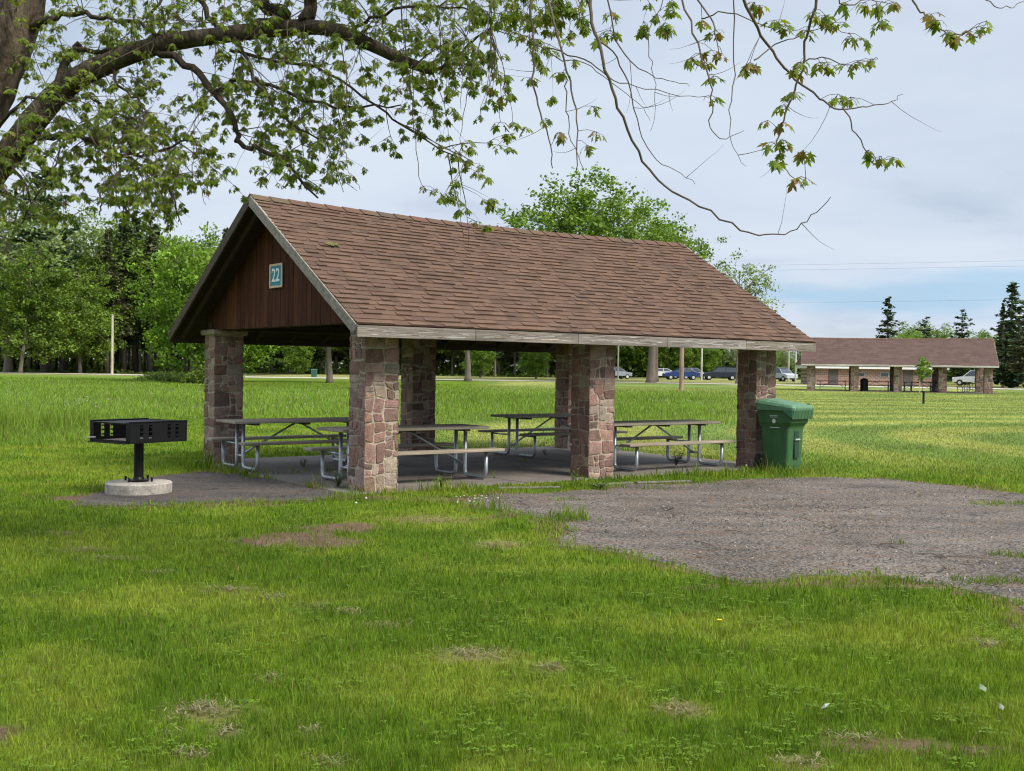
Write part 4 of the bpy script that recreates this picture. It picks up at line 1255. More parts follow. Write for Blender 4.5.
def twig(start, dirv, length, droop, r0=.006, leafy=1.0, size=.075, n_side=3, segs=6, depth=0):
    p = Vector(start); d = Vector(dirv).normalized(); P = [p.copy()]; sl_ = length / segs
    for i in range(segs):
        d = (d + Vector((random.uniform(-.28, .28), random.uniform(-.28, .28), random.uniform(-.2, .2) - droop)) * .5).normalized()
        if p.z + d.z * sl_ < (2.66 if p.x < -2.6 else 2.92) and p.x < -.9 and depth >= 0: break
        p = p + d * sl_; P.append(p.copy())
        if random.random() < leafy * (.10 + .55 * i / segs): cluster(p, d, random.choice((2, 3, 4)), size)
    if len(P) < 3: return
    TW.tube([q - ML for q in P], [r0 * (1 - .75 * i / segs) for i in range(len(P))], 4 if depth else 5)
    if leafy > 0: cluster(P[-1], d, random.choice((4, 5, 6)), size)
    if depth < 1:
        for k in range(n_side):
            i = random.randint(1, len(P) - 2)
            dd = (P[i + 1] - P[i]).normalized(); sd = dd.cross(Vector((random.uniform(-1, 1), random.uniform(-1, 1), random.uniform(-1, 1)))).normalized()
            twig(P[i], dd * .5 + sd, length * random.uniform(.3, .55), droop * .8, r0 * .5, leafy, size, 0, 4, depth + 1)
random.seed(21)
def grow_along(S, n, len_rng, droop, leafy=1.0, lo=0.1, size=.075, view=True):
    for k in range(n):
        i = random.randint(int(lo * (len(S) - 2)), len(S) - 2)
        p = S[i].lerp(S[i + 1], random.random())
        dd = (S[i + 1] - S[i]).normalized()
        sd = dd.cross(Vector((random.uniform(-1, 1), random.uniform(-1, 1), random.uniform(-1, 1)))).normalized()
        sd = (sd + dd * .5 + Vector((0, 0, random.uniform(-.5, .3)))).normalized()
        twig(p, sd, random.uniform(*len_rng), droop, random.uniform(.003, .0055), leafy, size)
CNT = [12, 9, 10, 22, 22, 6, 2, 6, 12, 8, 8, 8, 8, 10, 9, 7, 7, 9, 7, 2]
for (S, R), k in zip(BRS[:20], CNT): grow_along(S, int(k * 1.5), (.3, .7), .16)
grow_along(mainl, 38, (.4, .9), .12, lo=.25)
grow_along(mainl[-22:], 10, (.3, .8), .3, lo=.1)
grow_along(stem, 20, (.4, 1.0), .15, lo=.3)
grow_along(BRS[20][0][:14], 12, (.5, 1.0), .3)
grow_along(BRS[21][0], 12, (.3, .6), .5, size=.07)
grow_along(BRS[22][0], 22, (.5, 1.0), .2)
# explicit long hanging twigs: (pixel path, depth, leaf spots)
def hang(path, dep, leafs=(), r=.005, r1=.0015, side=2, sz=.075, n=4, bronze=.2):
    P = [atd(x, y, dep + (0.15 * math.sin(x * .05))) for x, y in path]
    S = cr_spline(P, 4)
    S = [q + Vector([random.uniform(-.009, .009) for _ in range(3)]) for q in S]
    TW.tube([q - ML for q in S], [r + (r1 - r) * i / (len(S) - 1) for i in range(len(S))], 5)
    for (x, y, k) in leafs:
        c = atd(x, y, dep)
        j = min(range(len(S)), key=lambda i: (S[i] - c).length)
        TW.tube([S[j] - ML, (S[j] + c) / 2 + Vector((0, 0, .01)) - ML, c - ML], .0016, 4)
        cluster(c, Vector((0, 0, -.3)), k, sz, bronze)
    for _ in range(side):
        i = random.randint(2, len(S) - 3); d = (S[i + 1] - S[i]).normalized()
        sd = d.cross(Vector((0, 1, 0))) * random.choice((-1, 1))
        twig(S[i], d * .5 + sd, random.uniform(.12, .35), -.25, .0022, 0, .07, 0, 5, 1)
hang([(530, -30), (531, 10), (534, 45), (533, 80), (541, 112), (549, 140), (553, 168)], 6.6, [(546, 118, 3), (560, 132, 4)], .009, .003)
hang([(547, -30), (551, 10), (562, 50), (572, 90), (577, 130), (576, 172)], 6.5, [(563, 72, 4), (567, 40, 4), (592, 106, 5), (587, 145, 5), (597, 132, 4)], .009, .003)
hang([(566, 80), (566, 110), (572, 140), (584, 170)], 6.5, [], .004, .002)
hang([(588, -30), (590, 5), (597, 40), (608, 80), (622, 118), (643, 160), (665, 187), (700, 206), (740, 229), (765, 235), (790, 231), (812, 216), (831, 196)], 6.3, [], .011, .002, 4)
hang([(594, 33), (612, 52), (628, 83), (636, 118), (652, 155), (675, 170), (696, 183)], 6.35, [], .005, .0015, 3)
hang([(606, -25), (612, 25), (625, 55), (645, 72), (668, 80), (690, 86)], 6.4, [(610, 30, 7), (612, 12, 5), (600, 36, 4)], .005, .0015)
hang([(534, 44), (560, 52), (590, 62), (612, 80), (645, 88), (690, 97), (712, 96)], 6.55, [(715, 97, 3)], .005, .0015, 3)
hang([(534, 44), (557, 58), (585, 64), (610, 82), (640, 104), (650, 120)], 6.5, [], .004, .0012, 2)
hang([(663, 0), (648, 40), (653, 70), (656, 100), (651, 130)], 6.2, [], .003, .0012, 1)
hang([(672, -30), (690, 22), (704, 60), (710, 85), (712, 108), (710, 128), (725, 139), (745, 130)], 5.9, [(690, 58, 7), (705, 62, 5), (714, 76, 5), (712, 50, 3)], .006, .0015)
hang([(685, -20), (706, 12), (716, 32), (720, 55)], 5.9, [(702, 20, 4), (716, 30, 4), (722, 53, 4)], .006, .002)
hang([(735, -25), (752, 18), (772, 52), (795, 80), (820, 98), (836, 107), (860, 108), (888, 103), (901, 95)], 5.8, [(838, 94, 6), (850, 97, 5), (750, 62, 7), (745, 68, 4)], .009, .0015)
hang([(844, 107), (853, 128), (868, 150), (878, 160), (895, 158)], 5.8, [(868, 150, 4), (880, 156, 5), (893, 157, 3)], .004, .0015, 0)
hang([(823, -25), (812, 20), (805, 42), (803, 65), (795, 90), (783, 120), (778, 140), (781, 158), (790, 175), (806, 180)], 5.7,
     [(812, 12, 6), (825, 15, 6), (806, 30, 6), (800, 62, 6), (795, 68, 5), (792, 92, 5), (783, 105, 5), (782, 122, 5), (768, 120, 4), (784, 140, 6), (770, 142, 3), (776, 160, 6), (785, 152, 4), (803, 150, 4), (805, 178, 3), (797, 178, 3)], .008, .0018, 2)
hang([(733, -20), (735, 60), (730, 110), (730, 140), (745, 167)], 5.9, [], .004, .001, 1)
hang([(700, 18), (728, 12), (760, 24), (790, 30), (818, 24)], 5.9, [(787, 25, 6), (775, 20, 4), (755, 2, 5), (760, 5, 4)], .004, .001, 1)
hang([(755, 60), (775, 45), (800, 35), (830, 28), (850, 36)], 5.8, [(830, 20, 6), (842, 22, 4), (851, 36, 5), (862, 38, 4)], .004, .0015, 1)
hang([(795, 66), (815, 58), (845, 64), (862, 62), (877, 59)], 5.75, [(820, 62, 6), (828, 64, 5), (846, 64, 4), (858, 61, 4), (874, 59, 2)], .004, .0012, 0)
hang([(838, -25), (840, 5), (870, 0), (895, 4)], 5.7, [(846, 2, 4), (865, 2, 4), (880, 4, 5), (893, 2, 4), (882, 20, 4), (878, 22, 3)], .005, .0015, 0)
hang([(905, -30), (913, 2), (924, 14), (940, 30), (955, 34), (972, 31), (988, 22)], 5.6, [(931, 14, 5), (938, 20, 3), (948, 32, 6), (955, 33, 4), (968, 31, 4), (976, 28, 3), (987, 23, 2)], .006, .0015, 0)
hang([(975, -20), (990, 3), (1005, 7), (1022, 4), (1040, -8)], 5.6, [], .003, .0015, 0)
hang([(400, -40), (401, 0), (406, 52), (412, 99), (415, 140), (422, 184), (437, 190)], 7.6, [(405, 60, 4), (410, 80, 4), (415, 100, 5), (424, 186, 2), (435, 190, 3), (413, 118, 5)], .006, .0015, 0)
hang([(498, -30), (490, 15), (475, 60), (466, 105), (460, 145)], 7.2, [(485, 30, 5), (478, 50, 5), (470, 80, 4), (462, 150, 3)], .006, .0015, 0)
hang([(480, -30), (470, 20), (462, 60), (461, 110)], 7.3, [(468, 25, 5), (462, 55, 5), (456, 90, 4)], .005, .0015, 0)
hang([(345, 60), (347, 110), (344, 150), (325, 185)], 7.9, [(340, 150, 3), (330, 180, 4)], .004, .0012, 2)
hang([(320, 70), (338, 110), (345, 150), (348, 170), (358, 185)], 7.9, [(348, 160, 4), (352, 175, 4), (360, 190, 4)], .004, .0012, 1)
hang([(288, 20), (285, 60), (283, 95)], 8.0, [(283, 60, 4)], .004, .0012, 1)
hang([(405, 125), (445, 148), (460, 155), (478, 165)], 8.1, [(440, 145, 4), (455, 155, 6), (468, 160, 5), (480, 165, 4), (475, 150, 4), (470, 140, 4)], .004, .0015, 0)
for q in ((480, 115), (492, 100), (505, 95), (500, 122), (513, 122), (490, 85), (497, 70), (485, 105)): hang([(490, 30), ((490 + q[0]) / 2 + 4, (30 + q[1]) / 2), q], 7.3, [(q[0], q[1], 5)], .0035, .0015, 0)
for q in ((525, 20), (540, 15), (515, 30), (560, 20), (570, 30), (520, 8), (548, 28), (580, 18), (505, 10), (560, 5)): hang([(q[0] - 12, -30), (q[0] - 5, -5), q], 7.0, [(q[0], q[1], 6)], .0035, .0015, 0, n=5)
hang([(90, 137), (110, 160), (125, 190), (128, 212)], 8.7, [(112, 165, 6), (120, 178, 6), (128, 195, 6), (118, 200, 5), (135, 185, 6), (128, 212, 5)], .006, .002, 2)
hang([(130, 157), (150, 175), (160, 195), (165, 214)], 8.5, [(145, 165, 6), (155, 182, 6), (165, 196, 6), (150, 198, 5), (172, 208, 5), (140, 185, 6)], .006, .002, 2)
hang([(165, 150), (185, 165), (200, 185), (205, 205)], 8.5, [(180, 158, 6), (192, 172, 6), (205, 188, 6), (190, 192, 5), (210, 200, 5)], .005, .002, 2)
hang([(121, 166), (115, 176), (101, 189), (101, 204), (99, 215)], 8.8, [], .010, .006, 0)
hang([(122, 168), (120, 174), (112, 186), (113, 195), (110, 204)], 8.8, [], .010, .006, 0)
TR.build('trunk', M_bark, mt)
BR.build('branches', M_bark, mt)
TW.f.extend([tuple(len(TW.v) + i for i in f) for f in TWl.f]); TW.v.extend(TWl.v); TW.c.extend(TWl.c); TW.sm.extend(TWl.sm)
TW.build('twigs', M_twig, mt)
cnt = np.array([len(f) for f in LF], np.int32)
np_mesh('leaves', np.array(LV, np.float32), np.array([i for f in LF for i in f], np.int32), cnt, np.array(LCol, np.float32), M_mapleaf, mt, dom='FACE')
print('maple leaves', len(LF) // 2, 'twig faces', len(TW.f))
tag(mt, 'large maple tree with long limb and young leaves overhanging the upper left', 'tree')

# ------------------------------------------------------------------ distant trees
def leaf_quads(C, size, rg, flat=0.3, cols=None, aspect=1.0):
    """C (n,3) centres -> quads with random orientation"""
    n = len(C)
    nrm = rg.normal(size=(n, 3)); nrm[:, 2] = np.abs(nrm[:, 2]) + flat; nrm /= np.linalg.norm(nrm, axis=1)[:, None]
    t = rg.normal(size=(n, 3)); t -= (t * nrm).sum(1)[:, None] * nrm; t /= np.linalg.norm(t, axis=1)[:, None]
    b = np.cross(nrm, t)
    s_ = (size * (0.6 + .8 * rg.random(n)))[:, None]
    V = np.stack([C - t * s_ * .5, C + b * s_ * .32 * aspect, C + t * s_ * .5, C - b * s_ * .32 * aspect], 1)
    return V.reshape(-1, 3)
def decid(name, H, crown, nclump, cr_, leafn, lsize, cols, seed, trunk_col, trunk_r=None, lean=0.0, low=0.25, spread=.33):
    """crown: list of (cx, cz, rx, rz) in fractions of H"""
    rg = np.random.default_rng(seed); random.seed(seed)
    root = empty(name)
    tr_ = MB(); r0 = trunk_r or H * .018
    pts = [Vector((0, 0, -.2)), Vector((lean * H * .15, 0, H * .15)), Vector((lean * H * .35, .1, H * .38)), Vector((lean * H * .5, 0, H * .6)), Vector((lean * H * .55, 0, H * .82))]
    S = cr_spline(pts, 3)
    tr_.smooth = True
    tr_.tube(S, [r0 * (1.25 - 1.15 * (i / (len(S) - 1)) ** .8) if i else r0 * 1.6 for i in range(len(S))], 9, col=trunk_col, wob=.05)
    CC = []
    tot = sum(c[2] * c[2] * c[3] for c in crown)
    for (cx, cz, rx, rz) in crown:
        k = max(3, int(nclump * (rx * rx * rz) / tot))
        d = rg.normal(size=(k, 3)); d /= np.linalg.norm(d, axis=1)[:, None]
        rad = rg.random(k) ** 0.42
        th = np.arctan2(d[:, 1], d[:, 0])
        bump_ = 1 + .18 * np.sin(3 * th + seed) + .12 * np.sin(5 * th + 2 * seed + 4 * d[:, 2])
        p = d * (rad * bump_)[:, None] * np.array((rx * H, rx * H, rz * H)) + np.array((cx * H, 0, cz * H))
        CC.append(p)
    CC = np.concatenate(CC)
    CC = CC[CC[:, 2] > H * low * .6]
    # limbs to a subset of clumps
    for i in rg.choice(len(CC), min(46, len(CC)), replace=False):
        c = Vector(CC[i]); zz = max(H * .16, c.z - Vector((c.x, c.y, 0)).length * random.uniform(.5, .9) - H * .03)
        zz = min(max(zz, H * random.uniform(.14, .42)), H * .75)
        j = min(range(len(S)), key=lambda q: abs(S[q].z - zz)); p = S[j]
        m = p.lerp(c, .5) + Vector((0, 0, H * .03))
        rr = r0 * random.uniform(.14, .34)
        tr_.tube(cr_spline([p, m, c], 3), [rr, rr * .85, rr * .75, rr * .6, rr * .5, rr * .35, rr * .2], 5, col=trunk_col, cap=False)
    tr_.build('trunk', M_farbark, root)
    n = len(CC)
    rr = cr_ * (0.5 + .8 * rg.random(n))
    K = leafn
    off = rg.normal(size=(n, K, 3)) * np.array((.52, .52, .36))
    P = CC[:, None, :] + off * rr[:, None, None]
    ccol = np.array(cols)[rg.integers(0, len(cols), n)] * (0.8 + .4 * rg.random((n, 1)))
    LC = np.repeat(ccol[:, None, :], K, 1) * (0.8 + .4 * rg.random((n, K, 1)))
    P = P.reshape(-1, 3); LC = LC.reshape(-1, 3)
    V = leaf_quads(P, lsize, rg)
    np_mesh('crown', V, np.arange(len(V)), np.full(len(P), 4, np.int32), np.repeat(LC, 1, 0), M_leaf, root, dom='FACE')
    return root
def conifer(name, H, R, seed, cols, gap=0.0, start=.08, wh=.38, droop=.25, dens=1.0, trunk_col=(.20, .17, .145), top_pow=.9, size=.42):
    rg = np.random.default_rng(seed); random.seed(seed)
    root = empty(name)
    tr_ = MB(); tr_.smooth = True
    tr_.tube([(0, 0, -.2), (0, 0, H * .3), (.05, 0, H * .6), (0, 0, H)], [H * .016, H * .012, H * .007, H * .001], 8, col=trunk_col)
    PC = []
    z = H * start
    while z < H * .985:
        f = (z - H * start) / (H * (1 - start))
        Lm = R * (1 - f) ** top_pow * (0.75 + .5 * random.random()) + .12
        if f < .12: Lm *= .6 + 3 * f
        nb = max(4, int(7 * (1 - f) + 4))
        for k in range(nb):
            if random.random() < gap: continue
            a = random.uniform(0, 2 * math.pi); L = Lm * random.uniform(.55, 1.15)
            dvec = np.array((math.cos(a), math.sin(a), 0))
            m = max(3, int(L / .22 * dens))
            tt = (np.arange(m) + rg.random(m)) / m
            zo = z + random.uniform(-.5, .5) * wh
            pz = zo - droop * L * tt + .22 * L * tt ** 3 + rg.normal(size=m) * .04
            base_ = dvec[None, :] * (L * tt)[:, None]; base_[:, 2] = pz
            for rep in range(5):
                side = np.cross(dvec, (0, 0, 1)) * 1.0
                wdt = (.32 * L * (1 - tt) + .10)
                q = base_ + side[None, :] * (rg.normal(size=m) * wdt * .7)[:, None]
                q[:, 2] -= np.abs(rg.normal(size=m)) * .10
                PC.append(q)
            if L > .7: tr_.tube([(0, 0, z), (dvec[0] * L * .5, dvec[1] * L * .5, z - droop * L * .5), (dvec[0] * L * .9, dvec[1] * L * .9, z - droop * L * .9 + .1 * L)], [.03 + .004 * H * (1 - f), .02, .01], 4, col=trunk_col, cap=False)
        z += wh * random.uniform(.7, 1.3) * (H / 12) ** .35
    tr_.build('trunk', M_farbark, root)
    P = np.concatenate(PC); n = len(P)
    C = np.array(cols)[rg.integers(0, len(cols), n)] * (.65 + .7 * rg.random((n, 1)))
    V = leaf_quads(P, size * (H / 14) ** .5, rg, flat=.8, aspect=.8)
    np_mesh('crown', V, np.arange(len(V)), np.full(n, 4, np.int32), C, M_needle, root, dom='FACE')
    return root

CG_Y = [(.125, .20, .025), (.165, .245, .032), (.095, .16, .02)]
CG_B = [(.14, .24, .025), (.18, .29, .035), (.105, .19, .02)]
CG_D = [(.105, .165, .026), (.135, .20, .03), (.075, .125, .022)]
CG_P = [(.20, .27, .09), (.24, .32, .12), (.16, .22, .075)]
CN_D = [(.038, .060, .028), (.050, .075, .032), (.065, .085, .035)]
CN_G = [(.050, .085, .035), (.065, .105, .042), (.042, .072, .032)]
CN_B = [(.085, .095, .04), (.065, .08, .035), (.11, .11, .045)]
BK = (.15, .125, .105); BKL = (.22, .19, .16)

p_bright = decid('leafy_tree', 11.5, [(0, .52, .34, .42), (.05, .3, .36, .22), (-.1, .62, .24, .26)], 520, .62, 34, .26, CG_B, 31, BK, low=.06)
p_big = decid('leafy_tree', 21, [(-.12, .66, .30, .22), (.16, .70, .30, .22), (.02, .80, .26, .20), (.36, .55, .22, .16), (-.34, .58, .20, .14), (.0, .5, .34, .15)], 620, .95, 34, .36, CG_B + CG_Y, 32, BK, .36, low=.3)
p_open = decid('leafy_tree', 15, [(0, .66, .30, .26), (.12, .5, .30, .18), (-.14, .78, .18, .18)], 260, .7, 26, .28, CG_P, 33, BKL, low=.28)
p_yel = decid('leafy_tree', 16, [(0, .62, .30, .28), (.2, .42, .30, .2), (-.2, .38, .28, .2), (.05, .22, .34, .12)], 560, .75, 36, .30, CG_Y, 34, BKL, .22, lean=.12, low=.12)
p_dark = decid('leafy_tree', 15, [(0, .62, .30, .32), (.12, .46, .32, .18), (-.12, .40, .24, .12)], 420, .8, 30, .32, CG_D, 35, BK, .19, low=.3)
p_trunk = decid('leafy_tree', 17, [(0, .66, .34, .26), (.1, .52, .34, .18)], 420, .85, 30, .32, CG_B + CG_D, 36, (.14, .115, .095), .42, lean=-.05, low=.36)
p_spruce = conifer('spruce_tree', 17, 2.8, 41, CN_D, start=.20, droop=.35)
p_pine = conifer('pine_tree', 22, 5.2, 42, CN_G, gap=.25, start=.16, wh=.8, droop=.02, top_pow=.62, size=.5)
p_fir = conifer('fir_tree', 11, 2.6, 43, CN_G, start=.05, droop=.12, gap=.1, wh=.45)
p_fir2 = conifer('fir_tree', 11, 3.0, 44, CN_G, start=.05, droop=.05, gap=.22, wh=.55, top_pow=.7)
p_brown = conifer('spruce_tree', 15, 2.6, 45, CN_B, start=.22, droop=.4, gap=.15)
used = set()
def plant(proto, px, d, scale, label, cat, group=None, rz=None, sx=1.0, off=0):
    t = proto if proto.name not in used else copy_tree(proto)
    used.add(proto.name)
    p = gx(px, d); t.location = p
    t.rotation_euler = (0, 0, random.uniform(0, 6.28) if rz is None else rz)
    t.scale = (scale * sx, scale * sx, scale)
    tag(t, label, cat, group); return t
random.seed(99)
# left side
plant(p_pine, 44, 131, 1.22, 'tall dark layered pine rising above the left tree line', 'pine tree')
plant(p_open, 8, 128, 1.62, 'pale sparse leafy tree at the far left edge beside the tall pine', 'tree')
plant(p_open, 64, 145, 1.60, 'pale thin leafy tree just right of the tall pine top', 'tree')
plant(p_yel, 20, 124, .98, 'yellow-green tree with pale leaning trunk at the field edge far left', 'tree', rz=.2)
plant(p_yel, 80, 130, .90, 'broad yellow-green tree beside the left utility pole', 'tree', rz=2.2)
plant(p_spruce, 124, 138, 1.26, 'narrow dark spruce with the tallest spire left of the shelter', 'spruce tree')
plant(p_spruce, 134, 142, 1.24, 'narrow dark spruce directly right of the tallest left spire', 'spruce tree')
plant(p_brown, 150, 138, 1.34, 'brownish spruce behind the bright green tree left of the shelter', 'spruce tree')
plant(p_brown, 107, 133, 1.18, 'brownish spruce behind the left utility pole', 'spruce tree')
plant(p_bright, 192, 84, 1.08, 'bright green low-branched tree directly left of the shelter roof', 'tree', rz=.5, sx=.88)
plant(p_bright, 240, 92, .98, 'bright green tree behind the left back stone column', 'tree', rz=2.5)
plant(p_big, 205, 135, .72, 'leafy tree behind the bright green tree above the left roof edge', 'tree')
# behind the shelter
plant(p_big, 578, 122, 1.10, 'large broad green tree rising above the middle of the shelter roof', 'tree', rz=0.3, sx=1.08)
plant(p_trunk, 651, 116, 1.03, 'tree with thick leaning trunk seen between middle and right columns', 'tree', rz=2.0)
plant(p_big, 655, 129, .96, 'green tree above the right half of the shelter roof', 'tree', rz=3.6)
plant(p_open, 738, 118, .90, 'pale sparse tree above the right end of the shelter roof', 'tree')
plant(p_pine, 495, 150, .88, 'grey thin pine top showing left of the large tree over the ridge', 'pine tree', sx=.5)
plant(p_trunk, 330, 92, .62, 'tree with dark trunk seen between the gable columns', 'tree', rz=.3)
plant(p_trunk, 468, 110, .74, 'tree with dark trunk seen between the back columns', 'tree', rz=1.3)
plant(p_bright, 480, 142, .46, 'small pale green sapling behind the road left of the middle column', 'tree')
plant(p_bright, 536, 138, .46, 'small leafy sapling behind the road nearest the middle column', 'tree')
plant(p_bright, 297, 146, .50, 'small green tree at the forest edge seen through the gable end', 'tree')
# right side
plant(p_fir, 887, 140, 1.0, 'dark fir directly behind the left half of the far shelter roof', 'fir tree', sx=1.35)
plant(p_fir2, 925, 145, .80, 'small dark fir behind the middle of the far shelter roof', 'fir tree', sx=1.35)
plant(p_fir2, 961, 138, .86, 'dark ragged fir behind the right part of the far shelter roof', 'fir tree', rz=1.0, sx=1.4)
plant(p_fir, 1011, 118, 1.03, 'tallest dark fir at the right edge of the picture', 'fir tree', sx=1.6)
plant(p_brown, 1026, 112, .62, 'brownish conifer at the right edge in front of the tallest fir', 'spruce tree', sx=1.4)
plant(p_fir, 1035, 126, 1.0, 'dark fir half cut off by the right edge of the picture', 'fir tree', sx=1.2)
plant(p_fir, 842, 215, .42, 'tiny fir tip left of the far shelter firs', 'fir tree')
for i, (px, d, s_) in enumerate(((905, 165, .58), (940, 170, .62), (978, 160, .55), (915, 175, .66), (990, 150, .5))):
    plant(p_yel if i % 2 else p_bright, px, d, s_ * (1 if i % 2 else 1.3), ('light green rounded tree just right of the leftmost far fir', 'light green tree in the middle behind the far shelter roof', 'light green tree right of the third far fir', 'pale green tree beside the smallest far fir', 'light green tree beside the tall right edge firs')[i], 'tree', 'light green trees behind the far shelter')
for i, (px, d, s_) in enumerate(((770, 190, .50), (800, 185, .48), (825, 200, .50), (855, 190, .40), (870, 180, .40), (784, 170, .36), (812, 176, .36), (755, 180, .42), (735, 175, .45))):
    plant(p_open if i % 3 else p_dark, px, d, s_, 'low distant %s tree on the horizon %s' % ('pale' if i % 3 else 'dark', ('above the right eave tip', 'left of the far shelter ridge', 'over the left end of the far ridge', 'over the far roof, second from its left end', 'over the far roof before the leftmost fir', 'behind the right eave tip, lower', 'above the silver parked car', 'behind the right stone column', 'left of the right stone column')[i]), 'tree', 'low distant trees right of the shelter')
for i, px in enumerate((1002, 1018, 1040, 1060, 1085)):
    plant(p_spruce, px, 140 + 7 * (i % 3), .62, 'dark spruce in the right wood, %s' % ('just left of the tall fir', 'directly behind the tall fir', 'first beyond the right edge', 'second beyond the right edge', 'third beyond the right edge')[i], 'spruce tree', 'spruces of the right wood')
# forest rows
def zone(px):
    for lim, txt in ((0, 'beyond the left edge'), (55, 'at the far left edge'), (112, 'left of the pale pole'), (160, 'just right of the pale pole'), (245, 'behind the bright green tree'),
                     (300, 'in the gable opening left half'), (350, 'in the gable opening right half'), (436, 'behind the nearest column'), (495, 'between the back columns left half'),
                     (553, 'between the back columns right half'), (613, 'behind the middle column'), (665, 'just right of the middle column'), (735, 'behind the parked blue cars')):
        if px < lim: return txt
    return 'behind the right column'
k = 0
for row, (d0, st_) in enumerate(((140, 15), (152, 13), (166, 12))):
    px = -150 + row * 7
    while px < 780:
        d = d0 + random.uniform(-4, 4) + (18 if 235 < px < 600 else (26 if px >= 600 else 0))
        right = px > 560
        if px < 250 or row > 0 or not right:
            pr = random.choice([p_spruce, p_spruce, p_brown, p_dark, p_dark] if not right else [p_dark, p_bright, p_yel, p_brown])
            H = {p_spruce.name: 17, p_brown.name: 15, p_dark.name: 15, p_bright.name: 11.5, p_yel.name: 16}[pr.name]
            tgt = random.uniform(16, 20.5) if px < 160 else (16.5 if px < 260 else 13.0)
            if px > 640: tgt = 9.5 - (px - 640) * .035
            spruce = pr in (p_spruce, p_brown)
            plant(pr, px, d, tgt / H * random.uniform(.85, 1.12), 'dark %s in the %s of the forest, %s' % ('conifer' if spruce else 'leafy tree', ('front row', 'middle row', 'back row')[row], zone(px)),
                  'spruce tree' if spruce else 'tree', 'conifers of the forest behind the road' if spruce else 'leafy trees of the forest behind the road')
        px += st_ * random.uniform(.7, 1.4)
# undergrowth along the forest edge behind the road
rg = np.random.default_rng(18)
n = 9000
px_ = rg.uniform(-380, 600, n); dd = rg.uniform(131, 150, n) + np.where(px_ > 235, 24, 0)
xx = (px_ - 512) / FPX * dd; k_ = np.clip((fbm(xx, dd, 6, 3) - .36) * 4, 0.05, 1)
C = np.stack([xx, dd, tz(0, dd) + rg.random(n) ** 1.5 * np.where(px_ > 235, .9, 1.7) * k_], 1)
cc = np.array(CG_D + CG_Y)[rg.integers(0, 6, n)] * (.6 + .7 * rg.random((n, 1)))
V = leaf_quads(C, .42, rg)
ug = np_mesh('undergrowth', V, np.arange(len(V)), np.full(n, 4, np.int32), cc, M_leaf, dom='FACE')
tag(ug, 'green undergrowth beneath the forest trees behind the road', 'undergrowth', kind='stuff')
# understorey of the far wood: one uncountable mass
rg = np.random.default_rng(8)
n = 90000
px_ = rg.uniform(-520, 1500, n); dd = rg.uniform(172, 205, n)
xx = (px_ - 512) / FPX * dd; hh = rg.random(n) ** 1.2 * np.where(px_ < 700, 9.5, np.where(px_ < 1000, 3.5, 7)) * (0.6 + .5 * fbm(xx, dd, 14, 2))
C = np.stack([xx, dd, tz(0, dd) + hh], 1)
cc = np.array(CG_D)[rg.integers(0, 3, n)] * (.55 + .6 * rg.random((n, 1)))
V = leaf_quads(C, .85, rg)
fw = np_mesh('far_wood', V, np.arange(len(V)), np.full(n, 4, np.int32), cc, M_leaf, dom='FACE')
tag(fw, 'dark mass of far wood closing the view behind the tree rows', 'wood', kind='stuff')
rg = np.random.default_rng(12)
n = 2600
dd = 24 + 50 * rg.random(n) ** 1.3; xx = rg.uniform(-.5, .3, n) * dd
k_ = (meadow(xx, dd) > .5) & (rg.random(n) < np.clip((fbm(xx, dd, 5, 3) - .40) * 5, .03, 1)); xx, dd = xx[k_], dd[k_]
C = np.stack([xx, dd, tz(0, dd) + .20 + .12 * rg.random(len(xx))], 1)
C = np.repeat(C, 3, 0)
V = leaf_quads(C, .055, rg, aspect=1.4)
sh_ = np_mesh('seed_heads', V, np.arange(len(V)), np.full(len(C), 4, np.int32), np.full((len(C), 3), .30) * np.array((1, 1, .85)), M_grass, dom='FACE')
tag(sh_, 'pale seed heads scattered through the long meadow grass', 'seed heads', kind='stuff')
# shrubs and tall weeds at the left field edge
def shrub(name, px, d, w, h, cols, seed, label, n=260):
    rg = np.random.default_rng(seed); g0 = gx(px, d)
    o_ = empty(name, g0)
    th = rg.random(n) * 2 * np.pi; r = np.sqrt(rg.random(n)); z = rg.random(n) ** .8
    C = np.stack([np.cos(th) * r * w * (1 - .3 * z), np.sin(th) * r * w * .5, z * h * (1 - .5 * r ** 2)], 1)
    P = (C[:, None] + rg.normal(size=(n, 14, 3)) * .1 * w ** .3).reshape(-1, 3); P[:, 2] = np.abs(P[:, 2])
    c = np.array(cols)[rg.integers(0, len(cols), len(P))] * (.7 + .6 * rg.random((len(P), 1)))
    V = leaf_quads(P, .16, rg)
    np_mesh('foliage', V, np.arange(len(V)), np.full(len(P), 4, np.int32), c, M_leaf, o_, dom='FACE')
    m_ = MB()
    for q in range(9):
        a = random.uniform(0, 6.28); m_.tube([(0.1 * math.cos(a), 0, 0), (w * .5 * math.cos(a), w * .2 * math.sin(a), h * .7)], [.02, .008], 5)
    m_.build('stems', M_twig, o_)
    tag(o_, label, 'shrub'); return o_
shrub('shrub', 212, 82, 2.4, 1.1, CG_Y, 3, 'yellow-green low shrub left of the shelter at the field edge')
shrub('shrub', 170, 90, 3.0, .7, CG_Y + CG_P, 4, 'flat pale shrub at the foot of the bright green tree')

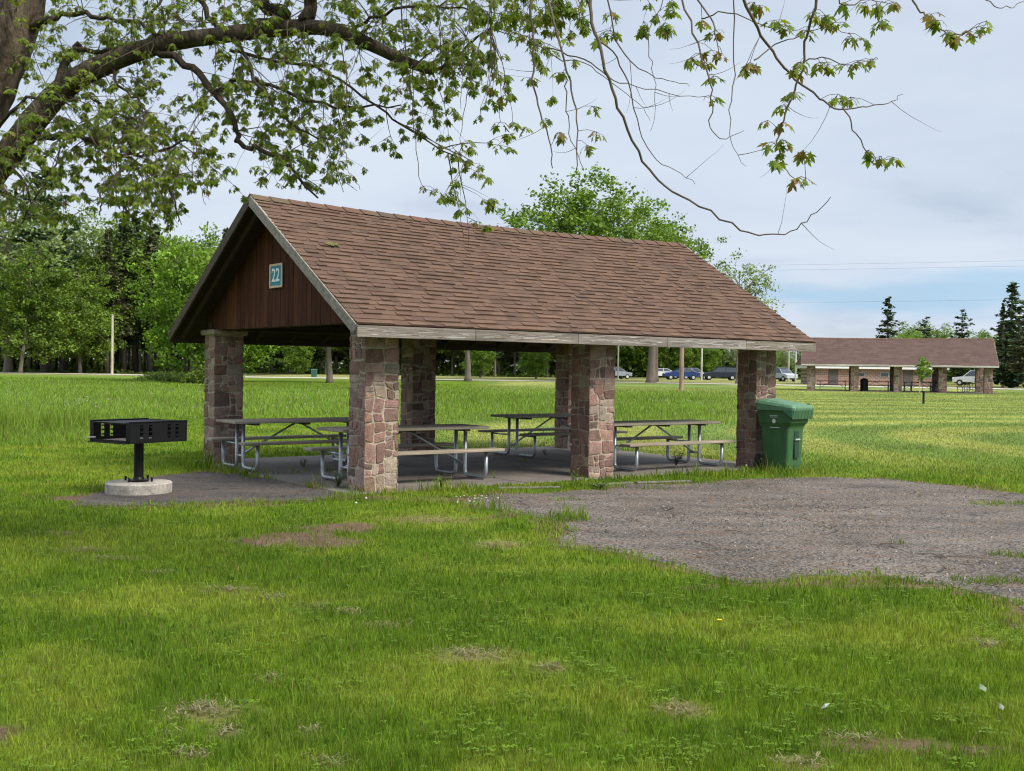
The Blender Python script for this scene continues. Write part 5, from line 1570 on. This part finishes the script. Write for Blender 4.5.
# weed with broad leaves growing through the slab and at column feet
def weed(px, py, h, label, n=26, seed=0, spread=.16, z=0.0, cols=((.07, .13, .02), (.10, .17, .03))):
    rg = random.Random(seed); p = gpt(px, py); o_ = empty('weed', (p.x, p.y, z))
    m_ = MB(); l_ = MB()
    for k in range(n // 3):
        a = rg.uniform(0, 6.28); top = Vector((math.cos(a) * spread * rg.uniform(.3, 1), math.sin(a) * spread * rg.uniform(.3, 1), h * rg.uniform(.5, 1)))
        m_.tube([(0, 0, 0), tuple(top * .5 + Vector((0, 0, h * .1))), tuple(top)], [.004, .003, .0015], 4)
        for j in range(5):
            q = top * rg.uniform(.3, 1); b = rg.uniform(0, 6.28); L = rg.uniform(.03, .07)
            d = Vector((math.cos(b), math.sin(b), rg.uniform(-.2, .7))).normalized(); s_ = d.cross(Vector((0, 0, 1))).normalized() * L * .3
            l_.add([q, q + d * L * .5 + s_, q + d * L, q + d * L * .5 - s_], [(0, 1, 2, 3)], rg.choice(cols))
    m_.build('stem', M_twig, o_); l_.build('foliage', M_leaf, o_)
    tag(o_, label, 'weed'); return o_
weed(676, 468, .30, 'dark leafy weed growing from the slab beside the right table', 60, 1, .22, .04)
weed(770, 470, .42, 'tall thin weed in front of the trash cart wheel', 30, 2, .12)
weed(762, 470, .30, 'low weed between stone column and trash cart', 30, 3, .16)
weed(545, 458, .14, 'small weed in the floor crack under the back table', 15, 4, .1, .04)
weed(304, 470, .14, 'small weed in the floor crack under the left table', 18, 5, .08, .04)
weed(441, 488, .22, 'dark weed tuft at the slab edge right of the nearest column', 45, 6, .12)
weed(573, 482, .25, 'wispy weed left of the middle stone column foot', 24, 7, .12)
weed(600, 489, .12, 'flat leafy weed in front of the middle stone column', 50, 8, .22)
weed(338, 488, .26, 'tall grassy weed left of the nearest column foot', 50, 9, .14)

# dandelions and stray leaves on the lawn
def dandelion(px, py, label, puff=False):
    p = gpt(px, py); o_ = empty('dandelion', p)
    m_ = MB(); m_.tube([(0, 0, 0), (.004, 0, .05), (0, 0, .085)], .0018, 5, col=(.12, .2, .05)); m_.build('stem', M_leaf, o_)
    f_ = MB(); c = (.45, .46, .40) if puff else (.85, .60, .02)
    for k in range(22):
        a = k * 2.4; r = .017 * math.sqrt((k + 1) / 22); d = Vector((math.cos(a), math.sin(a), .3)); q = Vector((0, 0, .085)); s_ = Vector((-math.sin(a), math.cos(a), 0)) * .003
        f_.add([q, q + d * r - s_, q + d * r * 1.15, q + d * r + s_], [(0, 1, 2, 3)], c)
    if puff: f_.lathe((0, 0, .078), [(.004, 0), (.013, .006), (.015, .013), (.011, .022), (.002, .027)], 10, col=c)
    f_.build('flower_head', M_plain, o_)
    tag(o_, label, 'dandelion'); return o_
dandelion(719, 634, 'single yellow dandelion on the foreground lawn')
for i, (px, py, l) in enumerate(((356, 511, 'white dandelion clock below the nearest column'), (366, 506, 'white dandelion clock nearest the first column corner'), (498, 506, 'pale dandelion clock at the left tip of the pad'), (783, 470, 'white dandelion clock in front of the trash cart'), (746, 471, 'white dandelion clock at the right column foot'))):
    dandelion(px, py, l, True)
def stray(px, py, label, col, size=.05):
    p = gpt(px, py); m_ = MB()
    m_.add([(0, 0, .0), (.4 * size, .35 * size, .012), (.1 * size, size, .02), (-.4 * size, .5 * size, .006), (0, .5 * size, .022)], [(0, 1, 4), (1, 2, 4), (2, 3, 4), (3, 0, 4)], col)
    o_ = m_.build('fallen_leaf', M_plain); o_.location = (p.x, p.y, .055); o_.rotation_euler = (.2, .1, random.uniform(0, 6)); tag(o_, label, 'leaf')
stray(820, 721, 'pale fallen leaf lying on the lower right lawn', (.30, .32, .26))
stray(986, 703, 'grey-green fallen leaf on the grass near the right edge', (.17, .22, .13))
stray(1003, 722, 'whitish fallen leaf nearest the lower right corner', (.28, .30, .26), .03)
def stone(px, py, s_, label):
    m_ = MB(); rg = random.Random(px)
    m_.lathe((0, 0, 0), [(s_ * .6, 0), (s_, s_ * .3), (s_ * .7, s_ * .65), (s_ * .2, s_ * .8)], 7, col=(.40, .37, .33)); m_.v = [(p[0] * rg.uniform(.8, 1.2), p[1] * rg.uniform(.8, 1.2), p[2]) for p in m_.v]
    o_ = m_.build('stone', M_stone); p = gpt(px, py); o_.location = (p.x, p.y, .008); tag(o_, label, 'stone', 'pale stones at the left tip of the pad')
for i in range(26):
    stone(random.uniform(455, 494), random.uniform(496, 504), random.uniform(.008, .022), 'small whitish stone at the left tip of the asphalt pad')
def stick(x1, y1, x2, y2, label):
    p, q = gpt(x1, y1), gpt(x2, y2); m = (p + q) / 2 + Vector((0.01, .02, .0)); m_ = MB(); m_.tube([Vector((0, 0, .014)), m - p + Vector((0, 0, .02)), q - p + Vector((0, 0, .014))], [.006, .005, .003], 5)
    o_ = m_.build('fallen_twig', M_twig); o_.location = p; tag(o_, label, 'twig')
stick(590, 549, 622, 552, 'dark fallen twig on the near edge of the pad'); stick(695, 542, 718, 550, 'thin fallen twig in the middle of the pad')
stick(725, 532, 741, 533, 'short fallen twig on the left half of the pad'); stick(880, 545, 900, 546, 'dark fallen twig beside a grass tuft on the pad')

# ------------------------------------------------------------------ far shelter
fs = gx(807, 88)
FS = make_shelter('picnic_shelter', (fs.x, 88, float(tz(0, 88))), -.27, 13.6, 5.3, (0, 3.3, 6.5, 9.75, 13.0), .6, .5, 2.12, 4.25, .5, .45, .35, .04, .6, .3, near=False)
tag(FS, 'long low picnic shelter with brown roof in the distance on the right', 'picnic shelter')
def fsp(a, b, z=0.0): return Vector((fs.x + a * math.cos(-.27) - b * math.sin(-.27), 88 + a * math.sin(-.27) + b * math.cos(-.27), float(tz(0, 88)) + z))
mb = MB(); mb.box(fsp(6.8, 2.6, -.03), (14.4, 6.2, .12), Matrix.Rotation(-.27, 3, 'Z')); o = mb.build('concrete_floor', M_slab); tag(o, 'concrete floor of the far shelter', kind='structure')
zt = float(tz(0, 88)) + .03
dark_table = make_table(.18)
labs = ['dark picnic table in the leftmost bay of the far shelter', 'dark picnic table in the second bay of the far shelter', 'dark picnic table in the third bay of the far shelter',
        'dark picnic table in the fourth bay of the far shelter', 'dark picnic table beside the right column of the far shelter']
for i, (dx_, dy_) in enumerate(((2.1, 1.6), (5.6, 2.4), (8.9, 1.6), (9.6, 3.8), (12.9, 1.8))):
    t = dark_table if i == 0 else copy_tree(dark_table); t.location = fsp(dx_ * .94, dy_, .03); t.rotation_euler = (0, 0, -.27 if i != 4 else 1.0)
    tag(t, labs[i], 'picnic table', 'picnic tables under the far shelter')
# black barrel
bl = empty('trash_barrel', fsp(4.35, .9, .03)); bl.scale = (1, 1, .92)
mb = MB(); mb.lathe((0, 0, 0), [(.29, 0), (.30, .02), (.30, .30), (.31, .32), (.30, .34), (.30, .62), (.31, .64), (.30, .66), (.30, .9), (.315, .92)], 20); mb.build('drum', M_black, bl)
mb = MB(); mb.lathe((0, 0, .92), [(.32, 0), (.30, .05), (.10, .16), (.02, .18)], 20); mb.build('lid', M_black, bl)
tag(bl, 'black trash barrel beside the second column of the far shelter', 'trash barrel')
# short dark post and staked sapling in front of the far shelter
p = gx(924, 57); po = empty('marker_post', p); mb = MB(); mb.bbox((0, 0, .3), (.09, .09, .64), .01); mb.build('post', M_black, po); mb = MB(); mb.bbox((0, -.0, .64), (.14, .12, .05), .01); mb.build('cap', M_black, po)
tag(po, 'short black post standing in the mown lawn before the far shelter', 'post')
sp_ = decid('sapling', 2.5, [(0, .72, .24, .34)], 60, .16, 26, .13, CG_B, 77, BK, .03, low=.3); sp_.location = gx(923, 84); tag(sp_, 'small bright green sapling in front of the far shelter', 'tree')
p = gx(920, 84); so = empty('tree_stake', p); mb = MB(); mb.tube([(0, 0, 0), (0, 0, 2.5)], .03, 6, col=(.5, .5, .45)); mb.build('stake', M_plain, so); mb = MB(); mb.tube([(0, 0, 1.2), (.2, 0, 1.25)], .01, 5); mb.build('tie', M_rubber, so)
tag(so, 'pale wooden stake supporting the sapling by the far shelter', 'stake')

# ------------------------------------------------------------------ brick restroom
bp = gx(815, 122); bz = float(tz(0, 122))
bh = empty('brick_restroom', (bp.x, 122, bz - .38))
mb = MB(); mb.box((7.0, 3, 1.05), (14, 6, 2.2)); wallo = mb.build('brick_wall', M_brick, bh)
mb = MB(); mb.bbox((7.0, 3, 2.36), (15, 7, .42), .02, col=(.75, .75, .76)); mb.build('white_fascia', M_plain, bh)
mb = MB(); mb.add([(-.6, -.6, 2.58), (14.6, -.6, 2.58), (14.6, 6.6, 2.58), (-.6, 6.6, 2.58), (-.6, 3, 3.7), (14.6, 3, 3.7)], [(0, 1, 5, 4), (2, 3, 4, 5), (0, 4, 3), (1, 2, 5)], (.19, .12, .10)); mb.build('roof', M_shingle, bh)
for (x, w) in ((2.0, 1.0), (10.2, 1.1)):
    mb = MB(); mb.bbox((x, -.02, 1.0), (w, .08, 2.05), .01, col=(.10, .085, .08)); d_ = mb.build('door', M_plain, bh)
    mb = MB(); mb.tube([(x + w * .35, -.09, 1.0), (x + w * .35, -.09, 1.15)], .02, 6); mb.build('handle', M_galv, d_)
for x in (5.0, 7.6, 12.3):
    mb = MB(); mb.bbox((x, -.015, 1.55), (.9, .06, .5), .01, col=(.5, .5, .5)); w_ = mb.build('window', M_plain, bh)
    mb = MB(); mb.box((x, -.05, 1.55), (.8, .02, .4)); mb.build('pane', M_glass, w_)
tag(bh, 'low brick restroom building with white fascia behind the far shelter', 'building')
# ------------------------------------------------------------------ poles and wires
def pole(px, d, h, r, col, label, arm=False):
    p = gx(px, d); o_ = empty('utility_pole', p)
    m_ = MB(); m_.tube([(0, 0, -.2), (0, 0, h)], [r, r * .8], 10, col=col); m_.build('pole', M_farbark, o_)
    m_ = MB(); m_.lathe((0, 0, h), [(r * .95, 0), (r * .95, .05), (.01, .1)], 8, col=(.3, .3, .3)); m_.build('pole_cap', M_plain, o_)
    if arm:
        m_ = MB(); m_.bbox((0, 0, h - .5), (2.2, .1, .12), .01, col=col); m_.build('crossarm', M_farbark, o_)
        for x in (-.9, 0, .9):
            m_ = MB(); m_.lathe((x, 0, h - .44), [(.03, 0), (.06, .05), (.03, .12), (.05, .16), (.02, .2)], 8, col=(.35, .25, .2)); m_.build('insulator', M_plain, o_)
    tag(o_, label, 'pole'); return o_
pole(112, 122, 6.5, .15, (.42, .37, .29), 'pale bare utility pole before the forest on the left')
pole(681.5, 79, 8.5, .16, (.30, .20, .16), 'reddish brown wooden pole in the field between middle and right columns')
pole(701.5, 146, 7.5, .13, (.50, .47, .42), 'pale thin pole between the blue sedan and the navy car')
pole(788.5, 150, 6.0, .12, (.42, .38, .33), 'thin grey pole just left of its paler neighbour near the silver car')
pole(795.5, 130, 4.6, .10, (.62, .60, .55), 'whitish slim pole nearest the left end of the far shelter')
pole(1003, 118, 6.6, .15, (.38, .34, .29), 'grey wooden pole right of the far shelter roof')
pole(618, 140, 7, .10, (.5, .5, .47), 'slim pale pole seen just right of the middle column')
PL = pole(-230, 135, 13, .2, (.25, .2, .16), 'tall utility pole with crossarm beyond the left edge', True); PRR = pole(1350, 92, 13, .2, (.25, .2, .16), 'tall utility pole with crossarm beyond the right edge', True)
def wire(A, B, sagv, label, r=.006):
    m_ = MB(); P = [A.lerp(B, i / 24) + Vector((0, 0, -sagv * 4 * (i / 24) * (1 - i / 24))) for i in range(25)]
    m_.tube([q - A for q in P], r, 4); o_ = m_.build('power_line', M_rubber); o_.location = A; tag(o_, label, 'power line', 'overhead power lines')
wire(PL.location + Vector((0, 0, 12.75)), PRR.location + Vector((0, 0, 11.9)), 1.0, 'upper thin overhead power line across the right sky')
wire(PL.location + Vector((.9, 0, 12.75)), PRR.location + Vector((.9, 0, 11.5)), 1.2, 'second thin overhead power line just under the upper one')
wire(PL.location + Vector((0, 0, 9.3)), PRR.location + Vector((0, 0, 8.6)), 1.2, 'lower overhead power line above the far shelter')
# lamp arm at the right edge
p = gx(1040, 112); lo = empty('street_lamp', p); mb = MB(); mb.tube([(0, 0, 0), (0, 0, 7.1)], .08, 8, col=(.5, .5, .5)); mb.tube([(0, 0, 7.0), (-1.6, 0, 7.35)], .04, 6, col=(.5, .5, .5)); mb.build('lamp_post', M_plain, lo)
mb = MB(); mb.bbox((-2.0, 0, 7.35), (.9, .3, .14), .04, col=(.75, .75, .75)); mb.build('lamp_head', M_plain, lo); tag(lo, 'street lamp reaching in at the right edge of the picture', 'street lamp')
# small green bin by the forest edge
p = gx(314, 126); go = empty('trash_bin', p); go.scale = (.75, .75, .75); mb = MB(); mb.smooth = False; loft(mb, [ring(-.35, .35, .35, 0), ring(-.42, .42, .42, 1.05)], (.03, .11, .09)); mb.build('body', M_green, go)
mb = MB(); loft(mb, [ring(-.45, .45, .45, 1.06), ring(-.4, .4, .4, 1.2)], (.04, .14, .11)); mb.build('lid', M_green, go); tag(go, 'small dark green bin at the forest edge seen through the gable end', 'trash bin')

# ------------------------------------------------------------------ cars
def make_car(kind, col, label, px, d, rz, name='parked_car', L=4.7, W=1.8, back=0):
    root = empty(name, gx(px, d) + Vector((0, back, 0)), rz)
    if kind == 'sedan':
        H = 1.45
        low = [(-.5, .30), (-.5, .62), (-.47, .70), (-.30, .74), (.22, .72), (.42, .66), (.49, .58), (.5, .30)]
        gh = [(-.38, .715), (-.22, 1.0), (.06, 1.0), (.24, .70)]
    elif kind == 'suv':
        H = 1.75
        low = [(-.5, .26), (-.5, .58), (-.48, .63), (.24, .62), (.42, .56), (.49, .48), (.5, .26)]
        gh = [(-.48, .615), (-.43, .97), (-.1, 1.0), (.08, .98), (.25, .60)]
    else:
        H = 1.55
        low = [(-.5, .28), (-.5, .60), (-.47, .66), (.22, .66), (.42, .58), (.49, .50), (.5, .28)]
        gh = [(-.46, .655), (-.36, .97), (.0, 1.0), (.08, .98), (.27, .64)]
    def body(mb, prof, yw0, yw1, c):
        n = len(prof)
        V = []
        for (s_, sc) in ((-1, 1), (-1, 0), (1, 0), (1, 1)):
            pass
        zs = [q[1] * H for q in prof]; zmin, zmax = min(zs), max(zs)
        rings_ = []
        for (yy, ins) in ((-1, .03), (-.93, 0), (.93, 0), (1, .03)):
            r_ = []
            for (x, z) in prof:
                zz = z * H; f = (zz - zmin) / (zmax - zmin)
                w = yw0 + (yw1 - yw0) * f
                cx = sum(q[0] for q in prof) / n
                r_.append(Vector(((x + (cx - x) * ins) * L, -yy * w, zmin + (zz - zmin) * (1 - ins * .6))))
            rings_.append(r_)
        loft(mb, rings_, c)
    mb = MB(); body(mb, low, W / 2, W / 2 * .97, col)
    bo = mb.build('body', M_carpaint, root)
    mb = MB(); body(mb, [(x, z) for x, z in gh], W / 2 * .93, W / 2 * .74, (1, 1, 1)); mb.build('windows', M_glass, root)
    # roof panel and pillars
    mb = MB(); tops = [q for q in gh if q[1] > .96]
    x0_, x1_ = tops[0][0] * L, tops[-1][0] * L
    mb.bbox(((x0_ + x1_) / 2, 0, H * 1.0 + .01), (x1_ - x0_ + .1, W * .76, .05), .02, col=col)
    for s_ in (-1, 1):
        for (a_, b_) in ((gh[0], tops[0]), (gh[-1], tops[-1]), ((tops[0][0] * .4 + tops[-1][0] * .6, gh[0][1]), (tops[0][0] * .45 + tops[-1][0] * .55, 1.0))):
            mb.tube([(a_[0] * L, s_ * W / 2 * .935, a_[1] * H), (b_[0] * L, s_ * W / 2 * .75, b_[1] * H)], .04, 6, col=col)
    mb.build('roof', M_carpaint, root)
    R_ = .33 if kind != 'suv' else .37
    for x in (-.31 * L, .32 * L):
        for s_ in (-1, 1):
            m_ = MB(); m_.lathe((0, 0, 0), [(.2, -.1), (R_ - .03, -.11), (R_, -.08), (R_, .08), (R_ - .03, .11), (.2, .1)], 20)
            rt = Matrix.Rotation(math.pi / 2, 3, 'X'); m_.v = [tuple(rt @ Vector(q) + Vector((x, s_ * (W / 2 - .09), R_))) for q in m_.v]
            w_ = m_.build('wheel', M_rubber, root)
            m_ = MB(); m_.lathe((0, 0, 0), [(.19, -.115), (.17, -.12), (.05, -.105), (.05, .105), (.17, .12), (.19, .115)], 14, col=(.5, .5, .52)); m_.v = [tuple(rt @ Vector(q) + Vector((x, s_ * (W / 2 - .09), R_))) for q in m_.v]
            m_.build('rim', M_plain, w_)
    for s_ in (-1, 1):
        m_ = MB(); m_.bbox((L * .485, s_ * W * .36, H * (.50 if kind != 'sedan' else .56)), (.12, .34, .13), .02, col=(.8, .8, .82)); m_.build('headlight', M_plain, root)
        m_ = MB(); m_.bbox((-L * .495, s_ * W * .40, H * .58), (.08, .22, .18), .02, col=(.35, .03, .02)); m_.build('taillight', M_plain, root)
    tag(root, label, 'car', 'cars parked beyond the road'); return root
make_car('suv', (.012, .016, .035), 'dark navy large car parked just left of the right stone column', 720, 150, 3.1, L=4.9, W=1.95)
make_car('sedan', (.014, .035, .15), 'dark blue sedan parked behind the reddish brown pole', 681, 149, 3.2, L=4.8)
make_car('sedan', (.6, .62, .65), 'white car mostly hidden behind the blue sedan', 664, 156, .1, L=4.6)
make_car('hatch', (.30, .34, .40), 'grey-blue car overlapped by the right end of the blue sedan', 694, 155, .05, L=4.2)
make_car('suv', (.38, .41, .46), 'silver car parked between the right column and the far shelter', 782, 146, -1.15, L=4.4)
make_car('hatch', (.22, .25, .29), 'grey car partly hidden by the middle stone column', 615, 148, .4, L=4.3)
make_car('suv', (.62, .64, .66), 'white car seen through the rightmost bay of the far shelter', 974, 128, 2.7, L=4.6)
make_car('sedan', (.16, .27, .30), 'teal grey sedan parked right of the far shelter', 998, 126, .05, L=4.6)
